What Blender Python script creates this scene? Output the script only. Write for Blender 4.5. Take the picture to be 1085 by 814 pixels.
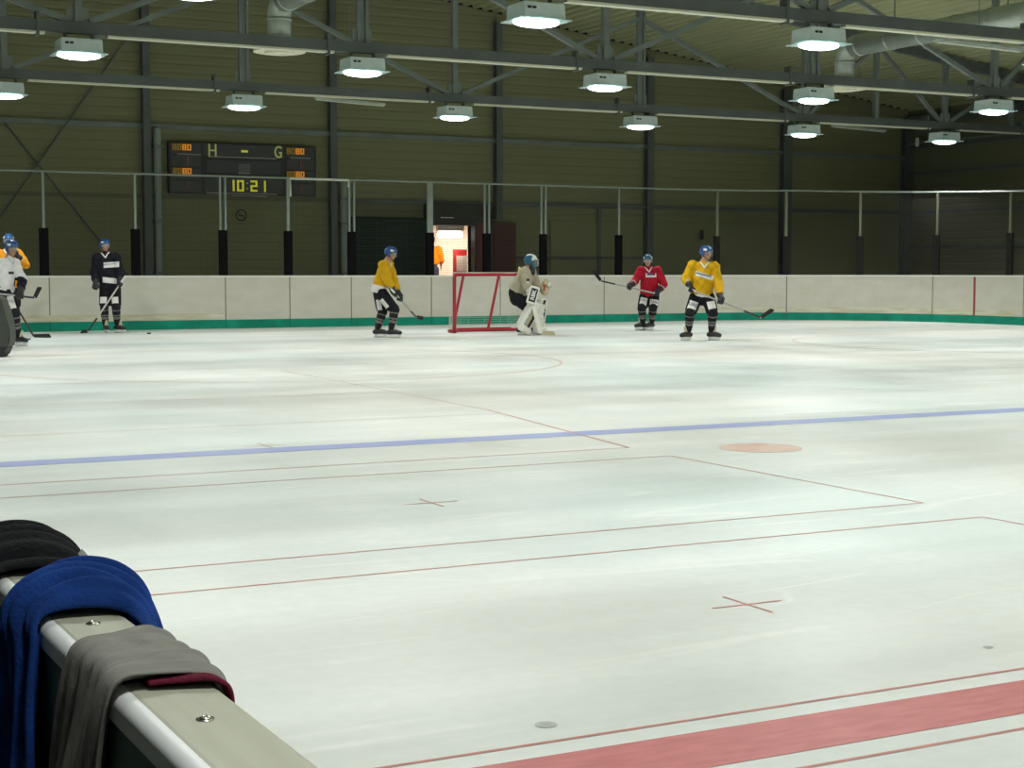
import bpy, bmesh, math, random
from mathutils import Vector as V, Matrix
from mathutils.bvhtree import BVHTree

random.seed(7)
for o in list(bpy.data.objects):
    bpy.data.objects.remove(o)
SC = bpy.context.scene
C = SC.collection
PI = math.pi
R = math.radians

# ------------------------------------------------------------------ camera, world, light, exposure
YAW = R(27.49)
cam_d = bpy.data.cameras.new('camera')
cam_d.sensor_width = 36.0
cam_d.lens = 36.0 * 1690 / 1085
cam_d.clip_start = 0.05
cam_d.clip_end = 300
cam = bpy.data.objects.new('camera', cam_d)
C.objects.link(cam)
cam.location = (0, 0, 1.26)
cam.rotation_euler = (R(90 - 4.028), 0, -YAW)
SC.camera = cam

world = bpy.data.worlds.new('night')
SC.world = world
world.use_nodes = True
world.node_tree.nodes['Background'].inputs[0].default_value = (0.02, 0.022, 0.02, 1)
world.node_tree.nodes['Background'].inputs[1].default_value = 0.3

SC.view_settings.view_transform = 'Standard'
SC.view_settings.look = 'None'
SC.view_settings.gamma = 1
SC.view_settings.use_curve_mapping = False
SC.view_settings.exposure = 0.0

LAMP_W = 91.0             # each hall floodlight
LAMP_COL = (0.965, 1.0, 0.975)

# ------------------------------------------------------------------ helpers
def mat(name, col, rough=0.6, metal=0.0, noise=0.0, nscale=8.0, bump=0.0, bscale=60.0, spec=0.5,
        emit=None, estr=0.0, alpha=None, stretch=None, col2=None):
    m = bpy.data.materials.new(name)
    m.use_nodes = True
    nt = m.node_tree
    b = nt.nodes['Principled BSDF']
    b.inputs['Base Color'].default_value = (*col, 1)
    b.inputs['Roughness'].default_value = rough
    b.inputs['Metallic'].default_value = metal
    b.inputs['Specular IOR Level'].default_value = spec
    if emit:
        b.inputs['Emission Color'].default_value = (*emit, 1)
        b.inputs['Emission Strength'].default_value = estr
    tc = nt.nodes.new('ShaderNodeTexCoord')
    src = tc.outputs['Object']
    if stretch:
        mp = nt.nodes.new('ShaderNodeMapping')
        mp.inputs['Scale'].default_value = stretch
        nt.links.new(src, mp.inputs['Vector'])
        src = mp.outputs['Vector']
    if noise > 0 or col2:
        n = nt.nodes.new('ShaderNodeTexNoise')
        n.inputs['Scale'].default_value = nscale
        n.inputs['Detail'].default_value = 5
        nt.links.new(src, n.inputs['Vector'])
        r = nt.nodes.new('ShaderNodeValToRGB')
        r.color_ramp.elements[0].position = 0.35
        r.color_ramp.elements[1].position = 0.68
        lo = col2 if col2 else tuple(c * (1 - noise) for c in col)
        hi = tuple(min(1, c * (1 + noise * 0.5)) for c in col)
        r.color_ramp.elements[0].color = (*lo, 1)
        r.color_ramp.elements[1].color = (*hi, 1)
        nt.links.new(n.outputs['Fac'], r.inputs['Fac'])
        nt.links.new(r.outputs['Color'], b.inputs['Base Color'])
    if bump > 0:
        n2 = nt.nodes.new('ShaderNodeTexNoise')
        n2.inputs['Scale'].default_value = bscale
        n2.inputs['Detail'].default_value = 4
        nt.links.new(src, n2.inputs['Vector'])
        bp = nt.nodes.new('ShaderNodeBump')
        bp.inputs['Strength'].default_value = bump
        bp.inputs['Distance'].default_value = 0.01
        nt.links.new(n2.outputs['Fac'], bp.inputs['Height'])
        nt.links.new(bp.outputs['Normal'], b.inputs['Normal'])
    if alpha is not None:
        out = nt.nodes['Material Output']
        tr = nt.nodes.new('ShaderNodeBsdfTransparent')
        tr.inputs[0].default_value = (*col, 1)
        mx = nt.nodes.new('ShaderNodeMixShader')
        mx.inputs[0].default_value = alpha
        nt.links.new(tr.outputs[0], mx.inputs[1])
        nt.links.new(b.outputs[0], mx.inputs[2])
        nt.links.new(mx.outputs[0], out.inputs['Surface'])
    return m

def fabric(name, col, rough=0.9, bump=0.5):
    return mat(name, col, rough, 0, 0.12, 5, bump, 14, spec=0.2)

class MB:
    """collects shapes into one bmesh"""
    def __init__(self):
        self.bm = bmesh.new()
    def box(self, c, s, rot=None, bevel=0.0):
        r = bmesh.ops.create_cube(self.bm, size=1)
        vs = r['verts']
        M = Matrix.Diagonal((*s, 1))
        if rot is not None:
            M = rot.to_4x4() @ M
        M = Matrix.Translation(c) @ M
        bmesh.ops.transform(self.bm, matrix=M, verts=vs)
        if bevel > 0:
            es = list({e for v in vs for e in v.link_edges})
            bmesh.ops.bevel(self.bm, geom=es, offset=bevel, segments=2, affect='EDGES', profile=0.5)
        return self
    def box2(self, a, b, bevel=0.0):
        a, b = V(a), V(b)
        return self.box((a + b) / 2, [abs(x) for x in (b - a)], None, bevel)
    def bar(self, p, q, w, h, up=(0, 0, 1), bevel=0.0):
        p, q = V(p), V(q)
        d = (q - p)
        L = d.length
        d.normalize()
        u = V(up)
        if abs(d.dot(u)) > 0.98:
            u = V((0, 1, 0))
        s = d.cross(u).normalized()
        u = s.cross(d)
        M = Matrix((s, d, u)).transposed()
        return self.box((p + q) / 2, (w, L, h), M, bevel)
    def tube(self, pts, r, seg=8, caps=True, r1=None):
        pts = [V(p) for p in pts]
        n = len(pts)
        rings = []
        prev = None
        for i, p in enumerate(pts):
            d = (pts[min(i + 1, n - 1)] - pts[max(i - 1, 0)]).normalized()
            if prev is None:
                a = V((0, 0, 1)) if abs(d.z) < 0.9 else V((1, 0, 0))
                s = d.cross(a).normalized()
            else:
                s = (prev - d * prev.dot(d)).normalized()
            prev = s
            t = d.cross(s)
            rr = r if r1 is None else r + (r1 - r) * i / (n - 1)
            rings.append([self.bm.verts.new(p + (s * math.cos(2 * PI * k / seg) + t * math.sin(2 * PI * k / seg)) * rr) for k in range(seg)])
        for a, b in zip(rings, rings[1:]):
            for k in range(seg):
                self.bm.faces.new((a[k], a[(k + 1) % seg], b[(k + 1) % seg], b[k]))
        if caps:
            self.bm.faces.new(rings[0][::-1])
            self.bm.faces.new(rings[-1])
        return self
    def sphere(self, c, r, seg=16, rot=None, rings=None):
        q = bmesh.ops.create_uvsphere(self.bm, u_segments=seg, v_segments=rings or max(6, seg // 2), radius=1)
        s = (r, r, r) if not hasattr(r, '__len__') else r
        M = Matrix.Diagonal((*s, 1))
        if rot is not None:
            M = rot.to_4x4() @ M
        bmesh.ops.transform(self.bm, matrix=Matrix.Translation(c) @ M, verts=q['verts'])
        return self
    def cap(self, p0, p1, r0, r1, seg=14, flat=None, f0=False, f1=False):
        """tapered capsule; flat=(axis, ratio) squashes it along an axis; f0/f1 make an end flat"""
        p0, p1 = V(p0), V(p1)
        d = (p1 - p0)
        L = d.length
        d = d.normalized() if L > 1e-6 else V((0, 0, 1))
        a = V((0, 0, 1)) if abs(d.z) < 0.9 else V((0, 1, 0))
        s = d.cross(a).normalized()
        t = d.cross(s)
        prof = []
        if not f0:
            for k in range(5):
                an = -PI / 2 + (PI / 2) * k / 5
                prof.append((r0 * math.sin(an), r0 * math.cos(an), 0))
        prof.append((0, r0, 0))
        prof.append((0, r1, 1))
        if not f1:
            for k in range(1, 6):
                an = (PI / 2) * k / 5
                prof.append((r1 * math.sin(an), r1 * math.cos(an), 1))
        rings = []
        for off, rad, e in prof:
            c0 = p0 if e == 0 else p1
            rad = max(rad, 1e-4)
            ring = []
            for k in range(seg):
                v = (s * math.cos(2 * PI * k / seg) + t * math.sin(2 * PI * k / seg)) * rad
                if flat:
                    ax = V(flat[0])
                    v = v - ax * v.dot(ax) * (1 - flat[1])
                ring.append(self.bm.verts.new(c0 + d * off + v))
            rings.append(ring)
        for a_, b_ in zip(rings, rings[1:]):
            for k in range(seg):
                self.bm.faces.new((a_[k], a_[(k + 1) % seg], b_[(k + 1) % seg], b_[k]))
        self.bm.faces.new(rings[0][::-1])
        self.bm.faces.new(rings[-1])
        return self
    def disc(self, c, r, seg=24, h=0.01):
        return self.tube([V(c) - V((0, 0, h / 2)), V(c) + V((0, 0, h / 2))], r, seg)
    def prism(self, poly, y0, y1, frame=None):
        """poly in (x,z) extruded in y"""
        a = [self.bm.verts.new((x, y0, z)) for x, z in poly]
        b = [self.bm.verts.new((x, y1, z)) for x, z in poly]
        self.bm.faces.new(a)
        self.bm.faces.new(b[::-1])
        n = len(poly)
        for i in range(n):
            self.bm.faces.new((a[i], b[i], b[(i + 1) % n], a[(i + 1) % n]))
        return self
    def mesh(self, name, smooth=False):
        bmesh.ops.recalc_face_normals(self.bm, faces=self.bm.faces[:])
        me = bpy.data.meshes.new(name)
        self.bm.to_mesh(me)
        self.bm.free()
        if smooth:
            for p in me.polygons:
                p.use_smooth = True
        return me
    def build(self, name, m, parent=None, smooth=False, loc=None):
        return link(name, self.mesh(name, smooth), m, parent, loc)

def link(name, me, m, parent=None, loc=None):
    o = bpy.data.objects.new(name, me)
    if m is not None and len(me.materials) == 0:
        me.materials.append(m)
    C.objects.link(o)
    if parent:
        o.parent = parent
    if loc is not None:
        o.location = loc
    return o

def tag(o, label=None, cat=None, group=None, kind=None):
    if label: o['label'] = label
    if cat: o['category'] = cat
    if group: o['group'] = group
    if kind: o['kind'] = kind
    return o

def thing(name, label, cat, loc=(0, 0, 0), rz=0.0, group=None):
    o = bpy.data.objects.new(name, None)
    o.empty_display_size = 0.2
    C.objects.link(o)
    o.location = loc
    o.rotation_euler = (0, 0, rz)
    return tag(o, label, cat, group)

def dup(root, loc, label=None, group=None):
    r = root.copy()
    C.objects.link(r)
    r.location = loc
    if label: r['label'] = label
    if group: r['group'] = group
    def rec(src, dst):
        for ch in [x for x in ALLCH.get(src.name, [])]:
            c = ch.copy()
            C.objects.link(c)
            c.parent = dst
            rec(ch, c)
    rec(root, r)
    return r
ALLCH = {}
def snapshot():
    ALLCH.clear()
    for o in bpy.data.objects:
        if o.parent:
            ALLCH.setdefault(o.parent.name, []).append(o)

def remeshed(mb, voxel, smooth=4, name='form'):
    """one continuous surface from overlapping closed shapes"""
    me = mb.mesh(name)
    o = bpy.data.objects.new('tmp_form', me)
    C.objects.link(o)
    md = o.modifiers.new('r', 'REMESH')
    md.mode = 'VOXEL'
    md.voxel_size = voxel
    md.use_smooth_shade = True
    s = o.modifiers.new('s', 'SMOOTH')
    s.factor = 0.5
    s.iterations = smooth
    dg = bpy.context.evaluated_depsgraph_get()
    dg.update()
    out = bpy.data.meshes.new_from_object(o.evaluated_get(dg))
    out.name = name
    bpy.data.objects.remove(o)
    bpy.data.meshes.remove(me)
    for p in out.polygons:
        p.use_smooth = True
    out.materials.clear()
    return out

def bvh_of(me):
    return BVHTree.FromPolygons([v.co.copy() for v in me.vertices], [tuple(p.vertices) for p in me.polygons])

def text_mesh(txt, size=1.0, bold=0.0, ext=0.0):
    cu = bpy.data.curves.new('txt', 'FONT')
    cu.body = txt
    cu.size = size
    cu.align_x = 'CENTER'
    cu.align_y = 'CENTER'
    cu.offset = bold
    cu.extrude = ext
    cu.resolution_u = 3
    o = bpy.data.objects.new('tmp_txt', cu)
    C.objects.link(o)
    dg = bpy.context.evaluated_depsgraph_get()
    dg.update()
    me = bpy.data.meshes.new_from_object(o.evaluated_get(dg))
    bpy.data.objects.remove(o)
    return me

def project(bv, pts2, c, right, up, off):
    """lay flat 2D points onto a surface: cast along -n from in front of it"""
    right = V(right).normalized()
    up = V(up)
    n = right.cross(up).normalized()
    up = n.cross(right)
    out = []
    last = 0.0
    for x, y in pts2:
        p = V(c) + right * x + up * y
        hit = bv.ray_cast(p + n * 0.5, -n, 1.0)
        if hit[0] is not None:
            last = (hit[0] - p).dot(n)
        out.append(p + n * (last + off))
    return out

def decal(bv, c, right, up, w, h, m, parent, name, off=0.005, nx=8, ny=6, skew=0.0, label=None):
    pts = [((i / nx - 0.5) * w, (j / ny - 0.5) * h + skew * (i / nx - 0.5)) for j in range(ny + 1) for i in range(nx + 1)]
    P = project(bv, pts, c, right, up, off)
    fs = [(j * (nx + 1) + i, j * (nx + 1) + i + 1, (j + 1) * (nx + 1) + i + 1, (j + 1) * (nx + 1) + i) for j in range(ny) for i in range(nx)]
    me = bpy.data.meshes.new(name)
    me.from_pydata([tuple(p) for p in P], [], fs)
    o = link(name, me, m, parent)
    if label: o['label'] = label
    return o

def decal_text(bv, c, right, up, txt, size, m, parent, name, off=0.009, skew=0.0, sx=1.0, rot=0.0):
    tm = text_mesh(txt, size, 0.012 * size)
    ca, sa = math.cos(rot), math.sin(rot)
    pts = [((v.co.x * ca - v.co.y * sa) * sx, v.co.x * sa + v.co.y * ca + skew * v.co.x) for v in tm.vertices]
    P = project(bv, pts, c, right, up, off)
    for v, p in zip(tm.vertices, P):
        v.co = p
    tm.materials.clear()
    return link(name, tm, m, parent)

# ------------------------------------------------------------------ materials
def ice_material():
    m = bpy.data.materials.new('ice')
    m.use_nodes = True
    nt = m.node_tree
    b = nt.nodes['Principled BSDF']
    tc = nt.nodes.new('ShaderNodeTexCoord')
    def noise(scale, detail=4, mp=None, rot=0.0, dist=0.0):
        n = nt.nodes.new('ShaderNodeTexNoise')
        n.inputs['Scale'].default_value = scale
        n.inputs['Detail'].default_value = detail
        n.inputs['Distortion'].default_value = dist
        src = tc.outputs['Object']
        if mp:
            k = nt.nodes.new('ShaderNodeMapping')
            k.inputs['Scale'].default_value = mp
            k.inputs['Rotation'].default_value = (0, 0, rot)
            nt.links.new(src, k.inputs['Vector'])
            src = k.outputs['Vector']
        nt.links.new(src, n.inputs['Vector'])
        return n.outputs['Fac']
    def ramp(fac, stops):
        r = nt.nodes.new('ShaderNodeValToRGB')
        el = r.color_ramp.elements
        el[0].position, el[0].color = stops[0][0], (*stops[0][1], 1)
        el[1].position, el[1].color = stops[-1][0], (*stops[-1][1], 1)
        for p, c in stops[1:-1]:
            e = el.new(p)
            e.color = (*c, 1)
        nt.links.new(fac, r.inputs['Fac'])
        return r.outputs['Color']
    def mix(a, b_, fac, mode='MIX'):
        x = nt.nodes.new('ShaderNodeMix')
        x.data_type = 'RGBA'
        x.blend_type = mode
        if isinstance(fac, float): x.inputs[0].default_value = fac
        else: nt.links.new(fac, x.inputs[0])
        nt.links.new(a, x.inputs[6])
        if isinstance(b_, tuple): x.inputs[7].default_value = (*b_, 1)
        else: nt.links.new(b_, x.inputs[7])
        return x.outputs[2]
    base = ramp(noise(0.22, 5), [(0.3, (0.70, 0.78, 0.76)), (0.5, (0.77, 0.795, 0.765)), (0.7, (0.81, 0.79, 0.745))])
    # resurfacer passes: long soft streaks down and across the rink
    st = ramp(noise(1.0, 4, (0.12, 1.1, 1), 0.05), [(0.38, (0.80, 0.80, 0.79)), (0.62, (1, 1, 1))])
    base = mix(base, st, 0.65, 'MULTIPLY')
    st2 = ramp(noise(1.0, 5, (0.9, 0.10, 1), -0.25), [(0.36, (0.85, 0.855, 0.84)), (0.64, (1, 1, 1))])
    base = mix(base, st2, 0.4, 'MULTIPLY')
    # skate scratches: thin pale grooves in several directions
    for k, (rot, sc, w) in enumerate([(0.4, 1.0, 0.010), (-0.7, 1.3, 0.009), (1.25, 0.8, 0.010), (2.2, 1.6, 0.008), (0.05, 2.1, 0.008)]):
        f = noise(sc * 0.55, 1, (0.22, 1.6, 1), rot + k, 0.9)
        l = ramp(f, [(0.5 - w, (0, 0, 0)), (0.5, (1, 1, 1)), (0.5 + w, (0, 0, 0))])
        gate = ramp(noise(0.5 + 0.17 * k, 2), [(0.52, (0, 0, 0)), (0.66, (0.5, 0.5, 0.5))])
        f2 = mix(l, gate, 1.0, 'MULTIPLY')
        base = mix(base, (0.90, 0.90, 0.86), f2)
    fine = ramp(noise(14, 6), [(0.3, (0.93, 0.93, 0.93)), (0.7, (1, 1, 1))])
    base = mix(base, fine, 0.8, 'MULTIPLY')
    nt.links.new(base, b.inputs['Base Color'])
    rr = ramp(noise(0.8, 4), [(0.3, (0.28, 0.28, 0.28)), (0.7, (0.48, 0.48, 0.48))])
    nt.links.new(rr, b.inputs['Roughness'])
    b.inputs['Specular IOR Level'].default_value = 0.25
    b.inputs['IOR'].default_value = 1.31
    bp = nt.nodes.new('ShaderNodeBump')
    bp.inputs['Strength'].default_value = 0.12
    bp.inputs['Distance'].default_value = 0.01
    nt.links.new(noise(25, 5), bp.inputs['Height'])
    nt.links.new(bp.outputs['Normal'], b.inputs['Normal'])
    return m

M = {}
M['ice'] = ice_material()
M['line_red'] = mat('line_red', (0.58, 0.22, 0.19), 0.45, 0, 0.25, 6)
M['line_wide_red'] = mat('line_wide_red', (0.60, 0.20, 0.20), 0.45, 0, 0.0, 7, col2=(0.50, 0.15, 0.15), stretch=(1, 4, 1))
M['line_pale_red'] = mat('line_pale_red', (0.63, 0.48, 0.42), 0.45, 0, 0.2, 3)
M['spot_red'] = mat('spot_red', (0.62, 0.37, 0.30), 0.45, 0, 0.0, 4.5, col2=(0.70, 0.56, 0.49))
M['line_blue'] = mat('line_blue', (0.28, 0.33, 0.58), 0.45, 0, 0.0, 3, col2=(0.34, 0.38, 0.62))
M['board'] = mat('board', (0.66, 0.63, 0.56), 0.5, 0, 0.0, 2.2, col2=(0.61, 0.58, 0.49), stretch=(1, 1, 2.2))
M['scuff'] = mat('scuff', (0.56, 0.50, 0.33), 0.6, 0, 0.0, 3.0, col2=(0.72, 0.70, 0.58), stretch=(0.5, 0.5, 5))
M['kick'] = mat('kick', (0.008, 0.28, 0.185), 0.6, 0, 0.2, 3, spec=0.2)
M['seam'] = mat('seam', (0.16, 0.14, 0.09), 0.6)
M['seam_red'] = mat('seam_red', (0.40, 0.05, 0.05), 0.6)
M['rail_white'] = mat('rail_white', (0.80, 0.80, 0.74), 0.4)
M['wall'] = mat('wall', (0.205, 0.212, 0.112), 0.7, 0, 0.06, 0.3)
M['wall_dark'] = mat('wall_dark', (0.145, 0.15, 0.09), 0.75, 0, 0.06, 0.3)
M['roof'] = mat('roof', (0.34, 0.355, 0.20), 0.6, 0, 0.06, 0.3)
M['steel'] = mat('steel', (0.17, 0.20, 0.19), 0.5, 0.0, 0.15, 2)
M['steel_light'] = mat('steel_light', (0.26, 0.32, 0.30), 0.5, 0.0, 0.15, 2)
M['steel_dark'] = mat('steel_dark', (0.10, 0.115, 0.115), 0.6, 0.0, 0.15, 2)
M['tray'] = mat('tray', (0.60, 0.61, 0.48), 0.5)
M['galv'] = mat('galv', (0.46, 0.52, 0.47), 0.4, 0.3, 0.15, 4)
M['post_silver'] = mat('post_silver', (0.30, 0.35, 0.31), 0.4, 0.3, 0.1, 4)
M['post_white'] = mat('post_white', (0.75, 0.78, 0.70), 0.4)
M['sleeve'] = mat('sleeve', (0.006, 0.006, 0.007), 0.9, spec=0.1)
M['sleeve_grey'] = mat('sleeve_grey', (0.022, 0.022, 0.020), 0.9, spec=0.1)  # slightly greyer black for the right-hand sleeves
M['post_olive'] = mat('post_olive', (0.17, 0.18, 0.12), 0.5)
M['net'] = mat('net', (0.10, 0.10, 0.085), 0.9)
M['housing'] = mat('housing', (0.62, 0.72, 0.72), 0.45, 0, 0.08, 5)
M['lamp_glass'] = mat('lamp_glass', (0.8, 0.9, 0.9), 0.2, alpha=0.5)
M['lens'] = mat('lens', (0.9, 0.95, 0.95), 0.3, emit=(0.92, 1.0, 0.96), estr=7.0)
M['black'] = mat('black', (0.015, 0.015, 0.016), 0.6)
M['tube_off'] = mat('tube_off', (0.50, 0.52, 0.44), 0.4)
M['duct'] = mat('duct', (0.44, 0.50, 0.45), 0.35, 0.5, 0.12, 3)
M['disc'] = mat('disc', (0.70, 0.68, 0.52), 0.5)
M['score'] = mat('score', (0.030, 0.030, 0.036), 0.5)
M['score_panel'] = mat('score_panel', (0.055, 0.055, 0.06), 0.35)
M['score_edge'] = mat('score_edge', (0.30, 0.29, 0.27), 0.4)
M['led_yellow'] = mat('led_yellow', (0.3, 0.3, 0.05), 0.5, emit=(0.62, 0.62, 0.04), estr=0.5)
M['led_pale'] = mat('led_pale', (0.42, 0.44, 0.16), 0.5, emit=(0.40, 0.44, 0.14), estr=0.25)
M['led_orange'] = mat('led_orange', (0.4, 0.2, 0.03), 0.5, emit=(0.85, 0.33, 0.03), estr=0.4)
M['led_dim'] = mat('led_dim', (0.2, 0.13, 0.03), 0.5, emit=(0.42, 0.26, 0.03), estr=0.2)
M['led_red'] = mat('led_red', (0.10, 0.045, 0.04), 0.5, emit=(0.30, 0.07, 0.05), estr=0.12)
M['shutter'] = mat('shutter', (0.018, 0.036, 0.030), 0.6, spec=0.2)
M['door_red'] = mat('door_red', (0.13, 0.025, 0.025), 0.6)
M['door_maroon'] = mat('door_maroon', (0.075, 0.022, 0.018), 0.6)
M['door_dark'] = mat('door_dark', (0.03, 0.03, 0.025), 0.6)
M['room_white'] = mat('room_white', (0.78, 0.70, 0.60), 0.7)
M['tube_lit'] = mat('tube_lit', (1, 1, 1), 0.4, emit=(1.0, 0.90, 0.84), estr=4.5)
M['concrete'] = mat('concrete', (0.16, 0.16, 0.14), 0.8, 0, 0.2, 2)
M['rubber'] = mat('rubber', (0.02, 0.02, 0.02), 0.85)
M['cap'] = mat('cap', (0.43, 0.435, 0.345), 0.5, 0, 0.0, 3.0, 0.06, 40, col2=(0.375, 0.375, 0.29), stretch=(14, 1.2, 6))
M['cap_edge'] = mat('cap_edge', (0.78, 0.80, 0.80), 0.35)
M['barrier_green'] = mat('barrier_green', (0.10, 0.17, 0.15), 0.6, 0, 0.3, 6)
M['bolt'] = mat('bolt', (0.75, 0.74, 0.68), 0.25, 1.0)
M['fleece_blue'] = mat('fleece_blue', (0.010, 0.042, 0.20), 0.95, 0, 0.25, 14, 0.3, 150, spec=0.15)
M['cloth_black'] = mat('cloth_black', (0.011, 0.012, 0.014), 0.95, 0, 0.2, 14, 0.5, 110, spec=0.15)
M['cloth_grey'] = mat('cloth_grey', (0.27, 0.265, 0.235), 0.95, 0, 0.0, 10, 0.4, 160, spec=0.15, stretch=(1, 7, 1), col2=(0.21, 0.205, 0.185))
M['cloth_maroon'] = mat('cloth_maroon', (0.12, 0.012, 0.03), 0.95, 0, 0.2, 14, 0.5, 130, spec=0.15)
M['j_yellow'] = fabric('j_yellow', (0.63, 0.355, 0.010))
M['j_orange'] = fabric('j_orange', (0.72, 0.30, 0.02))
M['j_red'] = fabric('j_red', (0.42, 0.012, 0.03))
M['j_white'] = fabric('j_white', (0.74, 0.72, 0.72))
M['j_black'] = fabric('j_black', (0.012, 0.012, 0.018))
M['j_beige'] = fabric('j_beige', (0.42, 0.38, 0.28))
M['white'] = fabric('white_cloth', (0.74, 0.73, 0.70), 0.8, 0.2)
M['pants'] = fabric('pants', (0.012, 0.012, 0.016))
M['sock'] = fabric('sock', (0.018, 0.018, 0.022))
M['sock_stripe'] = fabric('sock_stripe', (0.20, 0.19, 0.18))
M['glove'] = mat('glove', (0.014, 0.014, 0.017), 0.6, bump=0.3, bscale=30)
M['glove_trim'] = mat('glove_trim', (0.35, 0.42, 0.48), 0.6)
M['skin'] = mat('skin', (0.50, 0.26, 0.17), 0.6, 0, 0.08, 12)
M['hair'] = mat('hair', (0.05, 0.03, 0.02), 0.8)
M['lip'] = mat('lip', (0.38, 0.15, 0.12), 0.6)
M['eye'] = mat('eye', (0.7, 0.68, 0.64), 0.3)
M['iris'] = mat('iris', (0.03, 0.02, 0.015), 0.3)
M['helmet_blue'] = mat('helmet_blue', (0.022, 0.085, 0.27), 0.3)
M['helmet_teal'] = mat('helmet_teal', (0.015, 0.11, 0.19), 0.3)
M['visor'] = mat('visor', (0.85, 0.9, 0.9), 0.08, alpha=0.12)
M['strap'] = mat('strap', (0.02, 0.02, 0.02), 0.7)
M['boot'] = mat('boot', (0.02, 0.02, 0.022), 0.4)
M['tongue'] = mat('tongue', (0.55, 0.52, 0.36), 0.6)
M['holder'] = mat('holder', (0.74, 0.74, 0.72), 0.4)
M['blade_steel'] = mat('blade_steel', (0.7, 0.7, 0.7), 0.25, 1.0)
M['shaft_dark'] = mat('shaft_dark', (0.03, 0.03, 0.03), 0.4)
M['shaft_grey'] = mat('shaft_grey', (0.36, 0.35, 0.34), 0.4)
M['shaft_pale'] = mat('shaft_pale', (0.55, 0.52, 0.45), 0.4)
M['tape_black'] = mat('tape_black', (0.012, 0.012, 0.012), 0.8)
M['tape_white'] = mat('tape_white', (0.7, 0.7, 0.66), 0.8)
M['ink_blue'] = mat('ink_blue', (0.10, 0.10, 0.22), 0.8)
M['ink_black'] = mat('ink_black', (0.02, 0.02, 0.025), 0.8)
M['ink_red'] = mat('ink_red', (0.4, 0.03, 0.03), 0.8)
M['pad_white'] = mat('pad_white', (0.74, 0.73, 0.66), 0.5, bump=0.2, bscale=25)
M['pad_beige'] = mat('pad_beige', (0.48, 0.42, 0.27), 0.6, bump=0.2, bscale=25)
M['pad_teal'] = mat('pad_teal', (0.25, 0.42, 0.46), 0.5)
M['goal_red'] = mat('goal_red', (0.42, 0.015, 0.03), 0.4)
M['goal_net'] = mat('goal_net', (0.72, 0.72, 0.66), 0.9)
M['case_grey'] = mat('case_grey', (0.055, 0.062, 0.05), 0.55, 0, 0.15, 6)
M['puck'] = mat('puck', (0.012, 0.012, 0.012), 0.6)
M['sign_red'] = mat('sign_red', (0.50, 0.03, 0.03), 0.5)
M['sign_white'] = mat('sign_white', (0.80, 0.66, 0.60), 0.5)
M['trousers_blue'] = fabric('trousers_blue', (0.08, 0.09, 0.14))
M['jacket_orange'] = fabric('jacket_orange', (0.78, 0.24, 0.006))

# ------------------------------------------------------------------ hall shell
X0, X1 = -3.6, 32.4
YF, YB = -9.0, 36.8
RIDGE = 14.4
Z_EAVE = 6.0
SL = 0.1345
def roof_z(x):
    return Z_EAVE + SL * ((X1 - x) if x > RIDGE else (x - X0))
ZR = roof_z(RIDGE)

# ice slab is the floor of the room, the walkways lie around it
floor = MB().box2((0.50, YF, -0.10), (28.05, 34.45, 0.0)).build('floor', M['ice'])
tag(floor, kind='structure')
walk = MB()
walk.box2((X0, YF, -0.12), (0.50, 34.5, -0.01))
walk.box2((28.1, YF, -0.12), (X1, 34.5, -0.01))
walk.build('floor_walkway', M['rubber'])['kind'] = 'structure'
plat = MB().box2((X0, 34.56, -0.12), (X1, YB, 0.28)).build('floor_platform', M['concrete'])
plat['kind'] = 'structure'

# back wall with a doorway hole, other walls
DX0, DX1, DZ1 = 16.80, 17.97, 2.43
w = MB()
def gable(poly, y0, y1):
    w.prism(poly, y0, y1)
gable([(X0, -0.1), (DX0, -0.1), (DX0, roof_z(DX0)), (RIDGE, ZR), (X0, Z_EAVE)], YB, YB + 0.2)
gable([(DX1, -0.1), (X1, -0.1), (X1, Z_EAVE), (DX1, roof_z(DX1))], YB, YB + 0.2)
gable([(DX0, DZ1), (DX1, DZ1), (DX1, roof_z(DX1)), (DX0, roof_z(DX0))], YB, YB + 0.2)
wall_back = w.build('wall_back', M['wall_dark'])
wall_back['kind'] = 'structure'
wr = MB().box2((X1, YF, -0.1), (X1 + 0.2, YB + 0.2, Z_EAVE + 0.05)).build('wall_right', M['wall'])
wr['kind'] = 'structure'
wl = MB().box2((X0 - 0.2, YF, -0.1), (X0, YB + 0.2, Z_EAVE + 0.05)).build('wall_left', M['steel_dark'])
wl['kind'] = 'structure'
wf = MB().prism([(X0, -0.1), (X1, -0.1), (X1, Z_EAVE), (RIDGE, ZR), (X0, Z_EAVE)], YF - 0.2, YF).build('wall_front', M['wall'])
wf['kind'] = 'structure'

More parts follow.
